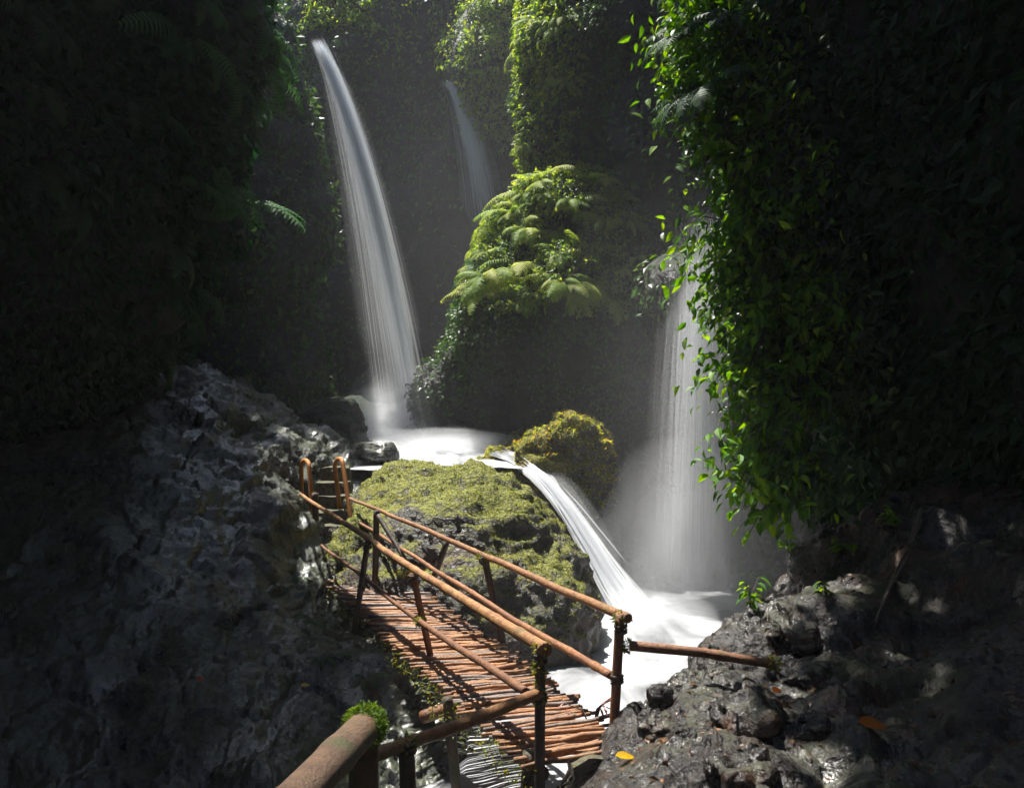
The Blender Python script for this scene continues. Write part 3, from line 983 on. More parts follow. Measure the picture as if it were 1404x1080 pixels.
DIR = unit(np.array([-0.19, 0.98, 0]))
YAW = math.atan2(-DIR[0], DIR[1])
for k in range(7):
    c = np.array([-2.60, 12.95, 0.06]) + DIR * 0.29 * k + np.array([0, 0, 0.205 * k])
    v, f = stone_block(c[0], c[1], c[2], 0.66 - 0.02 * k, 0.42, 0.24, YAW + 0.05 * math.sin(k * 2.1), k)
    mesh_obj('step', v - np.array(st_root.location), f, M['stone'], st_root, smooth=False)

# ------------------------------------------------------------------ bamboo footbridge
br = empty('footbridge', (0.45, 5.7, 0.0))
tag(br, 'bamboo footbridge with stick deck and pole railings crossing to the stone steps', 'bridge')
BO = np.array(br.location)
LN, LF = np.array([0.10, 5.62, 0]), np.array([-2.78, 12.75, 0])
RN, RF = np.array([0.80, 5.92, 0]), np.array([-1.66, 12.65, 0])


def stick_mesh(seed):
    g = random.Random(seed)
    mb = MB()
    n = 6
    pts = [[(k / (n - 1) - 0.5), g.uniform(-.008, .008), g.uniform(-.006, .006)] for k in range(n)]
    mb.tube(pts, [g.uniform(0.75, 1.1) for _ in range(n)], 6)
    v, f = mb.arrays()
    return v, f


def stick_data(seed, mat):
    g = random.Random(seed)
    mb = MB()
    n = 6
    pts = [[(k / (n - 1) - 0.5), g.uniform(-.012, .012), g.uniform(-.008, .008)] for k in range(n)]
    r = g.uniform(0.011, 0.021)
    mb.tube(pts, [r * g.uniform(0.8, 1.1) for _ in range(n)], 6)
    v, f = mb.arrays()
    return make_mesh('slat', v, f, mat)


STICKS = [stick_data(i, M['stick']) for i in range(7)]
STICKS_G = [stick_data(i + 50, M['stick_grey']) for i in range(5)]
rs = random.Random(4)
n_st = 230
for k in range(n_st):
    u = (k + rs.uniform(-0.3, 0.3)) / (n_st - 1)
    u = u ** 1.0
    a = LN * (1 - u) + LF * u
    b = RN * (1 - u) + RF * u
    skew = rs.gauss(0, 0.055) + (0.10 * math.sin(k * 0.35) if u < 0.2 else 0.0)
    d = b - a
    L = np.linalg.norm(d) * rs.uniform(0.94, 1.16)
    mid = (a + b) / 2 + unit(d) * rs.uniform(-0.05, 0.07)
    ang = math.atan2(d[1], d[0]) + skew
    grey = rs.random() < (0.12 + 0.75 * max(0, (u - 0.45) / 0.55))
    o = bpy.data.objects.new('slat', (STICKS_G[rs.randrange(5)] if grey else STICKS[rs.randrange(7)]))
    link(o, br)
    o.location = tuple(mid - BO + np.array([0, 0, rs.uniform(-0.028, 0.004) + (0.022 if k % 3 == 0 else 0)]))
    o.rotation_euler = (rs.uniform(0, 6.28), rs.gauss(0, 0.02), ang)
    o.rotation_mode = 'XYZ'
    o.scale = (L, 1, 1)


def pole(name, pts, r, mat, parent, nodes=True, seg=10, taper=1.0, wob=0.012, seed=0, node_gap=0.42):
    """a slightly crooked bamboo pole through the given points with swollen joints"""
    g = np.random.default_rng(seed)
    pts = np.asarray(pts, float)
    ln = np.concatenate([[0], np.cumsum(np.linalg.norm(np.diff(pts, axis=0), axis=1))])
    m_ = max(8, int(ln[-1] / 0.06))
    t = np.linspace(0, ln[-1], m_)
    c = np.stack([np.interp(t, ln, pts[:, k]) for k in range(3)], 1)
    c += wob * np.stack([fbm(np.stack([t * 0.9, np.full(m_, seed * 3.7 + k), np.zeros(m_)], 1), 1.0, 2, 0.5, k) for k in range(3)], 1)
    rr = r * np.interp(t, [0, ln[-1]], [1, taper])
    if nodes:
        rr = rr * (1 + 0.20 * np.exp(-(((t + g.random() * node_gap) % node_gap - node_gap / 2) / 0.022) ** 2))
    mb = MB()
    mb.tube(c - (BO if parent is br else np.array(parent.location)), rr, seg)
    return mb.build(name, mat, parent)


PX = lambda px, py, d: P(px, py, d)
tl0, tl1 = PX(743, 888, 5.62), PX(412, 678, 13.0)
tr0, tr1 = PX(858, 847, 6.24), PX(479, 683, 12.85)
pole('top_rail', [tl0 + [0.02, -0.05, 0], PX(600, 800, 7.75), tl1], 0.042, M['bamboo'], br, taper=0.62, seed=1)
pole('top_rail', [tr0 + [0.02, -0.05, 0], PX(665, 762, 8.75), tr1], 0.035, M['bamboo'], br, taper=0.62, seed=2)
pole('middle_rail', [PX(722, 950, 5.75), PX(575, 850, 8.1), PX(436, 744, 12.8)], 0.031, M['bamboo_red'], br, taper=0.62, seed=3)
pole('middle_rail', [PX(838, 927, 6.25), PX(700, 846, 8.0), PX(487, 712, 12.6)], 0.031, M['bamboo_red'], br, taper=0.62, seed=4)
# posts
def post(a, b, r=0.038, mat='post', seed=0, nodes=False):
    return pole('post', [a, b], r, M[mat], br, nodes=nodes, seed=seed, wob=0.008)
post(PX(740, 884, 5.62), PX(741, 1085, 5.62), 0.035, 'post', 1)
post(PX(852, 842, 6.22), PX(841, 1010, 6.22), 0.035, 'bamboo_red', 2)
post(PX(505, 740, 9.9), PX(486, 868, 9.9), 0.033, 'post', 3)
post(PX(566, 786, 8.25), PX(600, 950, 8.25), 0.031, 'bamboo_red', 4)
post(PX(433, 676, 12.85), PX(434, 800, 12.85), 0.05, 'post', 5)
post(PX(516, 700, 11.2), PX(514, 800, 11.2), 0.04, 'post', 6)
post(PX(664, 760, 8.75), PX(700, 935, 8.75), 0.036, 'post', 7)
post(PX(614, 740, 9.9), PX(592, 800, 9.9), 0.036, 'post', 8)
pole('brace', [PX(518, 706, 11.1), PX(560, 775, 10.6)], 0.030, M['post'], br, nodes=False, seed=9)
# the side rails that lead off the bridge
pole('side_rail', [PX(862, 884, 6.2), PX(960, 893, 6.2), PX(1062, 910, 6.2)], 0.035, M['bamboo_red'], br, seed=10, taper=0.9)
pole('side_rail', [PX(738, 952, 5.58), PX(640, 990, 5.0), PX(512, 1036, 4.35)], 0.036, M['bamboo'], br, seed=11, taper=0.92)
post(PX(556, 1018, 4.55), PX(560, 1130, 4.5), 0.042, 'post', 12)
post(PX(612, 955, 6.9), PX(626, 1090, 6.9), 0.042, 'post', 13)
post(PX(728, 1030, 5.75), PX(722, 1120, 5.75), 0.06, 'post', 14)
# beams under the deck
pole('beam', [LN + [0.10, 0.1, -0.09], LF + [0.1, 0.2, -0.09]], 0.055, M['post'], br, nodes=False, seed=15)
pole('beam', [RN + [-0.10, 0.0, -0.09], RF + [-0.1, 0.3, -0.09]], 0.055, M['post'], br, nodes=False, seed=16)
pole('crossbeam', [PX(578, 984, 6.9), PX(640, 962, 7.2), PX(760, 960, 7.6)], 0.05, M['bamboo_red'], br, nodes=False, seed=17)


def moss_pad(center, radius, count, parent, mat, seed, squash=(1, 1, 1), blade=(0.02, 0.05), name='moss'):
    g = np.random.default_rng(seed)
    d = unit(g.normal(size=(count, 3)))
    p = np.array(center) + d * np.array(squash) * radius * g.uniform(0.75, 1.0, (count, 1))
    ax = unit(d + g.normal(size=d.shape) * 0.6 + [0, 0, -0.2])
    off = BO if parent is br else np.array(parent.location)
    vv, ff, tt = batch(BLADE[0] * np.array([1, 2.0, 1]), BLADE[1], p - off, ax, unit(d + 0.5 * g.normal(size=d.shape)), g.uniform(blade[0], blade[1], count), g.random(count))
    o = mesh_obj(name, vv, ff, mat, parent, tint=tt, smooth=False)
    o['kind'] = 'stuff'
    return o


for c, r, s in ((tl0 + [0, 0, 0.0], 0.055, (1, 1, 0.8)), (tr0 + [-0.03, 0, 0], 0.058, (1.1, 1, 0.8)), (PX(664, 763, 8.75), 0.06, (1.3, 1, 0.7)), (PX(860, 885, 6.2), 0.045, (0.8, 1, 1)),
                (PX(576, 851, 8.1), 0.05, (1, 1, 1)), (PX(556, 1022, 4.55), 0.055, (1, 1, 0.9)), (PX(556, 785, 8.6), 0.05, (1.4, 1, 0.6)), (PX(740, 955, 5.6), 0.05, (0.8, 1, 1.3)),
                (PX(616, 975, 6.9), 0.11, (1.6, 1, 0.6)), (PX(1060, 909, 6.2), 0.05, (1, 1, 1)), (PX(740, 920, 5.6), 0.045, (0.9, 0.9, 2.5))):
    pad = moss_pad(c, r, 150, br, M['moss'], int(abs(c[0]) * 1000), s, (0.015, 0.04))
    poles = [o_ for o_ in br.children if o_.name.split('.')[0] in ('post', 'top_rail', 'middle_rail', 'side_rail')]
    def gap(o_):
        co_ = np.empty(len(o_.data.vertices) * 3, np.float32); o_.data.vertices.foreach_get('co', co_)
        return np.linalg.norm(co_.reshape(-1, 3) - (np.array(c) - BO), axis=1).min()
    pad.parent = min(poles, key=gap)
# rope lashings where rails meet posts
def lashing(c, axis, r, seed):
    g = np.random.default_rng(seed)
    axis = unit(np.array(axis, float)); a = unit(np.cross(axis, [0.2, 0.9, 0.3])); b = np.cross(axis, a)
    t = np.linspace(0, 1, 64); th = t * 2 * math.pi * 5
    p = np.array(c) + axis * ((t - 0.5) * 0.07 + 0.008 * np.sin(th * 0.37))[:, None] + r * (np.cos(th)[:, None] * a + np.sin(th)[:, None] * b)
    mb = MB(); mb.tube(p - BO, 0.0075, 5)
    return mb.build('lashing', M['wood'], br)
up_ = np.array([0, 0, 1.0]); al = unit(tl1 - tl0)
for k, (c, ax_, r) in enumerate(((PX(741, 902, 5.62), up_, 0.042), (PX(851, 862, 6.22), up_, 0.042), (PX(664, 768, 8.75), al, 0.046), (PX(566, 792, 8.25), up_, 0.042), (PX(504, 748, 9.9), up_, 0.042),
                                (PX(578, 852, 8.2), up_, 0.040), (PX(740, 956, 5.61), up_, 0.043), (PX(846, 930, 6.22), up_, 0.042), (PX(495, 806, 9.9), up_, 0.040), (PX(557, 1024, 4.55), up_, 0.050))):
    lashing(c, ax_, r, k)
# moss and weeds along the deck edge
def edge_moss():
    g = np.random.default_rng(77)
    n = 1300
    u = g.random(n) ** 1.2
    p = LN[None] * (1 - u)[:, None] + LF[None] * u[:, None] + np.stack([g.normal(0, 0.04, n), g.normal(0, 0.04, n), g.uniform(-0.22, 0.0, n)], 1)
    keep = fbm(p, 2.0, 2, 0.5, 4) > -0.1
    p = p[keep]; n = len(p)
    ax = unit(g.normal(size=(n, 3)) * 0.6 + [-0.5, -0.4, -0.3])
    vv, ff, tt = batch(BLADE[0] * np.array([1, 2.0, 1]), BLADE[1], p - BO, ax, unit(g.normal(size=(n, 3)) + [0, 0, 1]), g.uniform(0.012, 0.04, n), g.random(n))
    o = mesh_obj('moss', vv, ff, M['moss'], br, tint=tt, smooth=False)
    o['kind'] = 'stuff'
edge_moss()

# orange hoop handrails beside the steps
def hoop(front, top_f, top_b, back, label):
    root = empty('handrail', tuple(float(x) for x in front))
    tag(root, label, 'handrail')
    front, top_f, top_b, back = (np.array(a) for a in (front, top_f, top_b, back))
    up = np.array([0, 0, 1.0])
    arc = []
    for a in np.linspace(0, math.pi, 9)[1:-1]:
        m_ = (top_f + top_b) / 2; h = (top_f - top_b) / 2
        arc.append(m_ + h * math.cos(a) + up * 0.10 * math.sin(a))
    pts = np.array([front, front * 0.5 + top_f * 0.5, top_f] + arc + [top_b, back])
    mb = MB()
    mb.tube(pts - front, 0.034, 8)
    mb.build('pipe', M['orange'], root)
    return root, front
rt, f0 = hoop(PX(491, 778, 12.7), PX(470, 636, 13.2), PX(459, 640, 13.6), PX(466, 696, 13.75), 'orange painted hoop handrail beside the steps, nearer the mossy boulder')
mb = MB(); mb.tube([[0, 0, -0.12], [0, 0, 0.0], [0, 0, 0.06]], [0.10, 0.09, 0.05], 8); mb.build('foot', M['stone'], rt)
hoop(PX(431, 735, 12.95), PX(424, 640, 13.2), PX(413, 640, 13.6), PX(414, 694, 13.75), 'orange painted hoop handrail beside the steps, nearer the wet rock slope')

# near pole with mossy end
fp = empty('bamboo_pole', tuple(float(x) for x in PX(498, 1120, 2.3)))
tag(fp, 'thick bamboo pole end capped with green moss in the near corner below the bridge', 'pole')
e0, e1 = PX(497, 1000, 2.32), PX(380, 1120, 1.75)
pole('pole_body', [e0, (e0 + e1) / 2, e1], 0.044, M['bamboo_dark'], fp, seed=21, node_gap=0.33, seg=20, wob=0.003)
pole('post', [PX(492, 990, 2.36), PX(495, 1300, 2.36)], 0.040, M['post'], fp, nodes=False, seed=22)
for k, (cc, rr, sq, ct) in enumerate(((e0 + [0.005, 0.02, 0.005], 0.056, (1, 1.0, 0.98), 1700), (PX(490, 1030, 2.36), 0.036, (1, 1, 1.8), 300))):
    moss_pad(cc, rr, ct, fp, M['moss_green'], 60 + k, sq, (0.007, 0.018))

# ------------------------------------------------------------------ greenery on the cliffs
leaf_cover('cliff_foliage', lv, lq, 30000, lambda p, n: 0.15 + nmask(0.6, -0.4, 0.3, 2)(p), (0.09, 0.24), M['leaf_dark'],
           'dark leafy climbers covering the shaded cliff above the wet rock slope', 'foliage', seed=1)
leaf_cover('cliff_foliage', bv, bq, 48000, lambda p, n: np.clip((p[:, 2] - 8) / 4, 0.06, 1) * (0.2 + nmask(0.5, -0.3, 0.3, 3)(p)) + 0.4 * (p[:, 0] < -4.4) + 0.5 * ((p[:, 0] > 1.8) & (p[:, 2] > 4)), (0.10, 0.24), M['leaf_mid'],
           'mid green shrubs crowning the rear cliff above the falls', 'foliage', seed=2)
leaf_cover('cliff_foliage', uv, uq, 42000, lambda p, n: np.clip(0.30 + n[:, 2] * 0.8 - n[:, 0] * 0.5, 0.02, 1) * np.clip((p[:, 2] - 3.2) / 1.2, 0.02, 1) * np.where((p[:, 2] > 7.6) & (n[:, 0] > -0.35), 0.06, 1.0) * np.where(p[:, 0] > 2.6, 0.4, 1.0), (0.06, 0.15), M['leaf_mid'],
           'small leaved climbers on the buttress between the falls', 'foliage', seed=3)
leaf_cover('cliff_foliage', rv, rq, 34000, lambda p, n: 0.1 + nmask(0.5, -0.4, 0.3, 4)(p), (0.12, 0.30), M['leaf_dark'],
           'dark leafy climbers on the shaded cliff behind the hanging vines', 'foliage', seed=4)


def ferns_on(v, q, count, mask, key, size, label, group, seed, n=7, lean=0.6):
    def msk(p, nn):
        facing = np.sum(nn * (np.array([0, 0, EYE]) - p), axis=1) / np.linalg.norm(p - [0, 0, EYE], axis=1)
        return mask(p, nn) * inframe(p, 10) * (facing > -0.1)
    p, nn = sample_surface(v, q, count, msk, seed)
    for k in range(count):
        make_fern(p[k] - nn[k] * 0.02, nn[k], random.uniform(*size), key, label, group, n=n, lean=lean, seed=seed * 1000 + k)


def pbox(x0, x1, y0, y1):
    def f(p):
        x, y = pxy(p)
        return ((x > x0) & (x < x1) & (y > y0) & (y < y1)).astype(float)
    return f


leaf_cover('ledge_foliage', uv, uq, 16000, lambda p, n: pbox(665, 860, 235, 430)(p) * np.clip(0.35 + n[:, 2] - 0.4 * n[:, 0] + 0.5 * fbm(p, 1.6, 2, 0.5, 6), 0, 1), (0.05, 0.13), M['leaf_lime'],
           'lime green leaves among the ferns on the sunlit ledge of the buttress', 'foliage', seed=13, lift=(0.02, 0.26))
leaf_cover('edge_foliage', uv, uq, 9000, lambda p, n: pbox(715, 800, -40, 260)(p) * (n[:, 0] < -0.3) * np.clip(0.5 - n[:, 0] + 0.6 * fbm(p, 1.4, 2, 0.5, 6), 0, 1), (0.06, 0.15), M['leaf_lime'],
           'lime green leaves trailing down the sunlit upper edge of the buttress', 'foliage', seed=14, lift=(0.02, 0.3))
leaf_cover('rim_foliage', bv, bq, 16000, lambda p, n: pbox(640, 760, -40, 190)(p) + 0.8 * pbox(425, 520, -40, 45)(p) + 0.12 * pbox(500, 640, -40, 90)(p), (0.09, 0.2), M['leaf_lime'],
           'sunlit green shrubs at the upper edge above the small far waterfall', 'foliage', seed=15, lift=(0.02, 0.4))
leaf_cover('wall_foliage', uv, uq, 5000, lambda p, n: (p[:, 2] < 4.3) * np.clip(0.15 + fbm(p, 1.5, 3, 0.5, 16), 0, 1), (0.05, 0.13), M['leaf_mid'],
           'sparse dark leaves on the shaded wall below the fern ledge', 'foliage', seed=16, lift=(0.0, 0.1))
leaf_cover('wall_foliage', bv, bq, 4000, lambda p, n: pbox(830, 1050, 330, 800)(p) * np.clip(fbm(p, 1.3, 3, 0.5, 17), 0, 1) + pbox(330, 480, 250, 540)(p) * np.clip(fbm(p, 1.3, 3, 0.5, 18), 0, 1), (0.06, 0.14), M['leaf_mid'],
           'sparse dark leaves on the wet rear wall around the falls', 'foliage', seed=17, lift=(0.0, 0.1))
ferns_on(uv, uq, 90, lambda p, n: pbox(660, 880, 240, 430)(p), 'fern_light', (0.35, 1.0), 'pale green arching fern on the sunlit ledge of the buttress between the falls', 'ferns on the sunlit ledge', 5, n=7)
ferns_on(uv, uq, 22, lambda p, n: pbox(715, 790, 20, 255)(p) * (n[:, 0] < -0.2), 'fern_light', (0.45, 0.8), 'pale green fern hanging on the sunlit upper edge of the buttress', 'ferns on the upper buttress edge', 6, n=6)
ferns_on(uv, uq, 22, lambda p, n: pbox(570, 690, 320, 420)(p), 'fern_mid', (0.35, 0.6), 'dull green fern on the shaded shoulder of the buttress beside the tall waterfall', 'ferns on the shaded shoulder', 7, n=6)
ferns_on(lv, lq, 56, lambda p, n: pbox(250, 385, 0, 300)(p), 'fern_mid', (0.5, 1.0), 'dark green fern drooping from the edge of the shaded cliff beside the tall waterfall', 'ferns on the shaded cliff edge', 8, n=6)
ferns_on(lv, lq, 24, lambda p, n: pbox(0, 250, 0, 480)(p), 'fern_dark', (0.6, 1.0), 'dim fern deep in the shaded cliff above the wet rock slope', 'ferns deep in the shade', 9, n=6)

# ------------------------------------------------------------------ hanging vines on the right
LEAFS = [make_mesh('leaf', *leaf_template(w, 0.22, dr, 3), M['leaf_bright']) for w, dr in ((0.44, 0.25), (0.38, 0.4), (0.50, 0.15))]


def put_leaf(root, pos, ax, up, size, data, name='leaf'):
    Mx = frames(np.array([ax]), np.array([up]))[0]
    o = bpy.data.objects.new(name, data)
    link(o, root)
    o.matrix_local = Matrix([[*Mx[0], pos[0]], [*Mx[1], pos[1]], [*Mx[2], pos[2]], [0, 0, 0, 1]]) @ Matrix.Scale(size, 4)
    return o


def hanging_vine(path, label, n_leaf, n_fill, seed, spread=0.35, size=(0.13, 0.26), fill=(0.10, 0.20)):
    g = np.random.default_rng(seed)
    path = np.array(path)
    root = empty('hanging_vine', tuple(float(x) for x in path[-1]))
    tag(root, label, 'vine', 'vines hanging over the pool')
    O = path[-1]
    s = np.linspace(0, 1, len(path)); t = np.linspace(0, 1, 40)
    c = np.stack([np.interp(t, s, path[:, k]) for k in range(3)], 1)
    for _ in range(3):
        c[1:-1] = (c[:-2] + 2 * c[1:-1] + c[2:]) / 4
    mb = MB()
    mb.tube(c - O, np.linspace(0.03, 0.008, 40), 6)
    mb.build('stem', M['wood'], root)
    twigs = MB()
    for k in range(26):
        i = g.integers(1, 39)
        d = unit(np.array([-0.8 + 0.5 * g.normal(), -0.5 + 0.5 * g.normal(), -0.3 + 0.3 * g.normal()]))
        L = spread * g.uniform(0.5, 1.3)
        tip = c[i] + d * L + [0, 0, -0.25 * L]
        twigs.tube(np.array([c[i], c[i] + d * L * 0.6, tip]) - O, [0.010, 0.007, 0.003], 4, False)
        for m_ in range(max(1, n_leaf // 26 + (k < n_leaf % 26))):
            f = 1 - 0.22 * m_ + 0.08 * g.normal()
            pos = c[i] * (1 - f) + tip * f - O
            side = (1 if m_ % 2 else -1)
            ax = d * 0.7 + np.array([-0.25, -0.1, -0.55]) + 0.4 * g.normal(size=3) + side * 0.5 * np.cross(d, [0, 0, 1])
            up = np.array([-0.45, -0.25, 0.8]) + 0.35 * g.normal(size=3)
            put_leaf(root, pos, ax, up, g.uniform(*size), LEAFS[g.integers(3)])
    twigs.build('twigs', M['wood'], root)
    root.children[-1]['kind'] = 'stuff'
    u = g.random(n_fill)
    i = (u * 39).astype(int)
    p = c[i] + g.normal(size=(n_fill, 3)) * np.array([spread * 0.75, spread * 0.75, 0.18]) + np.array([0.12, 0.15, 0])
    keep = fbm(p, 1.8, 2, 0.5, 14) > -0.12
    p = p[keep]; n_fill = len(p)
    ax = np.array([-0.4, -0.25, -0.6]) + 0.6 * g.normal(size=(n_fill, 3))
    up = np.array([-0.3, -0.2, 0.8]) + 0.5 * g.normal(size=(n_fill, 3))
    lit_side = ((p - c[i[keep]]) @ np.array([-0.75, -0.5, 0.25])) > 0.02  # sunlit side painted in: left and front leaves brighter, inner leaves duller
    for sel, mt in ((lit_side, 'leaf_bright'), (~lit_side, 'leaf_mid')):
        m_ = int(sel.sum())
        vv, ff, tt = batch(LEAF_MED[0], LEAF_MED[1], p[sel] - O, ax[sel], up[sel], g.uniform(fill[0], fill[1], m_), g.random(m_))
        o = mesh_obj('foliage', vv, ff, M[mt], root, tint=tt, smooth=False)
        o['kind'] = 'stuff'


VN = [
    ([(985, -60, 11.6), (960, 60, 11.4), (945, 170, 11.3)], 'short vine tip at the upper frame edge nearest the buttress', 34),
    ([(1030, -60, 11.8), (1000, 90, 11.5), (965, 230, 11.2)], 'leafy vine hanging beside the upper veil waterfall', 50),
    ([(1080, -40, 11.4), (1035, 150, 11.2), (980, 330, 11.0)], 'long leafy vine leaning out over the veil waterfall', 60),
    ([(1110, 60, 11.0), (1060, 240, 10.9), (985, 430, 10.8)], 'broad leafy vine over the middle of the veil waterfall', 64),
    ([(1120, 200, 10.9), (1085, 380, 10.7), (1010, 540, 10.5)], 'bright vine with pale leaf tips against the veil waterfall', 66),
    ([(1130, 330, 10.6), (1090, 500, 10.5), (1030, 640, 10.4)], 'bright green vine reaching down toward the lower pool', 66),
    ([(1140, 420, 10.5), (1105, 580, 10.4), (1060, 700, 10.3)], 'lowest leafy vine hanging just above the rocky bank', 60),
    ([(1150, 100, 11.4), (1130, 330, 11.2), (1110, 560, 11.0)], 'shadowed vine hanging inside the bright vines', 40),
    ([(1060, 100, 12.2), (1040, 300, 12.0), (1040, 520, 11.8)], 'vine behind the bright vines close to the veil waterfall', 40),
]
for k, (pth, lab, nl) in enumerate(VN):
    hanging_vine([P(*a) for a in pth], lab, int(nl * 2.9), 3000, 200 + k, spread=0.42)

for k, (px, py, d, sz, lab) in enumerate((
        (915, 70, 11.0, 0.8, 'dark feathery fern at the top of the vines nearest the buttress'), (935, 150, 10.9, 0.85, 'dark feathery fern hanging above the first bright vine leaves'),
        (985, 40, 10.9, 0.9, 'dark feathery fern at the upper frame edge among the vines'), (900, 5, 11.2, 0.7, 'fern tip showing at the upper frame edge beside the buttress'))):
    make_fern(P(px + 35, py - 20, d), (-0.8, -0.5, 0.2), sz, 'fern_dark', lab, 'ferns among the vines', n=8, lean=0.5, seed=900 + k)
# ------------------------------------------------------------------ small plants on the bank
def small_plant(pos, label, n, size, h, seed, mat_leafs=None, cat='plant', name='leafy_plant'):
    g = np.random.default_rng(seed)
    root = empty(name, tuple(float(x) for x in pos))
    tag(root, label, cat)
    mb = MB()
    data = mat_leafs or LEAFS
    for k in range(max(2, n // 4)):
        d = unit(np.array([g.normal() * 0.5 - 0.1, g.normal() * 0.5 - 0.1, 1.0]))
        L = h * g.uniform(0.6, 1.1)
        tip = d * L + [d[0] * L * 0.5, d[1] * L * 0.5, -0.1 * L]
        mb.tube([[0, 0, -0.1], d * L * 0.5, tip], [0.008, 0.006, 0.003], 4, False)
        for m_ in range(4):
            f = 1 - 0.2 * m_
            a = g.random() * 6.28
            ax = np.array([math.cos(a), math.sin(a), -0.25])
            put_leaf(root, tip * f, ax, np.array([-0.2, -0.1, 1.0]) + 0.3 * g.normal(size=3), size * g.uniform(0.7, 1.2), data[g.integers(3)])
    o = mb.build('stem', M['wood'], root)


_gpx, _gpy = pxy(gv)


def on_ground(px, py, r=5.0):
    """the nearest point of the finished ground sheet along a line of sight"""
    m_ = np.nonzero((np.abs(_gpx - px) < r) & (np.abs(_gpy - py) < r) & (gv[:, 1] > 1.0))[0]
    if not len(m_):
        return on_ground(px, py, r * 2)
    d = gv[m_, 1]
    near = m_[d < d.min() + 0.25]
    return gv[near].mean(0).astype(float)


for k, (px, py, n, sz, h, lab) in enumerate((
        (1030, 830, 20, 0.14, 0.30, 'pale leafed plant at the pool edge of the rocky bank'),
        (1045, 795, 16, 0.12, 0.30, 'small bright plant on the bank under the hanging vines'),
        (1080, 750, 16, 0.12, 0.25, 'small bright plant near the tip of the lowest vine'),
        (1160, 755, 16, 0.15, 0.22, 'bright sprig alone on the dark bank'),
        (1135, 815, 12, 0.10, 0.18, 'tiny green sprig among wet rocks of the bank'),
        (1225, 720, 24, 0.13, 0.25, 'dim leafy plant in the shaded hollow of the bank'))):
    small_plant(on_ground(px, py), lab, n, sz, h, 300 + k)
for k, (px, py, sz, lab) in enumerate((
        (432, 850, 0.32, 'dim mossy fern on the slope under the far end of the bridge'), (445, 905, 0.30, 'dim mossy fern on the slope under the middle of the bridge'),
        (500, 930, 0.26, 'small dim fern in the hollow below the stick deck'), (405, 790, 0.26, 'small fern beside the far bridge post'))):
    make_fern(on_ground(px, py), (0.2, -0.5, 0.8), sz, 'fern_dark', lab, 'ferns below the bridge', n=7, lean=0.4, seed=950 + k)
REDS = [make_mesh('leaf', *leaf_template(0.16, 0.1, 0.3, 2), M['leaf_red']) for _ in range(3)]
small_plant(P(812, 985, 6.5), 'small red stemmed sprig beside the bridge post over the white water', 16, 0.10, 0.22, 320, REDS, name='red_plant')


def fallen_leaf(pos, yaw, size, mat, label, tilt=(0, 0)):
    v, f = leaf_template(0.5, 0.12, 0.12, 4)
    o = bpy.data.objects.new('fallen_leaf', make_mesh('fallen_leaf', v - [0.5, 0, 0], f, mat))
    link(o)
    o.location = tuple(float(x) for x in pos)
    o.rotation_euler = (tilt[0], tilt[1], yaw)
    o.scale = (size,) * 3
    tag(o, label, 'leaf')


fallen_leaf(on_ground(858, 1046) + [0, -0.02, 0.05], 0.3, 0.14, M['leaf_yellow'], 'yellow fallen leaf at the near end of the stick deck', (0.35, 0.1))
fallen_leaf(on_ground(1196, 1000) + [0, -0.03, 0.05], 0.15, 0.19, M['leaf_orange'], 'large orange fallen leaf alone on the dark bank', (0.45, 0.1))
fallen_leaf(on_ground(1066, 950) + [0, -0.03, 0.05], 0.9, 0.14, M['leaf_orange'], 'orange brown fallen leaf below the end of the side rail', (0.45, 0))
fallen_leaf(on_ground(277, 936) + [0, -0.04, 0.05], 1.2, 0.12, M['leaf_red'], 'small red fallen leaf on the wet rock slope', (0.7, 0))
fallen_leaf(on_ground(421, 941) + [0, -0.04, 0.05], 0.2, 0.09, M['leaf_yellow'], 'tiny pale yellow leaf on the wet slope beside the bridge', (0.7, 0))

g_ = np.random.default_rng(88)
BANK_STONES = ((905, 985, 0.16, 'knobbly wet stone at the water edge nearest the bridge post'), (945, 945, 0.20, 'wet stone at the water edge under the middle of the side rail'),
               (985, 915, 0.15, 'wet stone at the water edge just in front of the side rail'), (1015, 975, 0.22, 'broad brown stone on the lit bank below the side rail'),
               (955, 1010, 0.17, 'round brown stone on the lit bank near the yellow leaf'), (1075, 870, 0.22, 'dark wet stone above the end of the side rail'),
               (1040, 860, 0.17, 'small wet stone between the pool and the end of the side rail'), (1100, 930, 0.24, 'dark stone beside the orange brown leaf'),
               (1015, 1050, 0.20, 'low dark stone at the bottom edge of the bank'), (1125, 1000, 0.18, 'low dark stone near the large orange leaf'))
for k, (px, py, r, lab) in enumerate(BANK_STONES):
    r *= 0.8
    c0 = on_ground(px, py)
    v, q = rock_mesh([ell(c0 + [0, 0, -0.04], (r * g_.uniform(0.9, 1.3), r * g_.uniform(0.8, 1.1), r * g_.uniform(0.30, 0.45)))], r / 9, warp=r * 0.45, warp_freq=2.2 / r * 0.25,
                     disp=((1.0 / r, r * 0.26, 3, True, 40 + k, 1.2), (4.0 / r, r * 0.04, 2, True, 41, 1)), seed=60 + k)
    o = mesh_obj('stone', v, q, M['bank'], origin=tuple(float(x) for x in c0))
    tag(o, lab, 'stone')


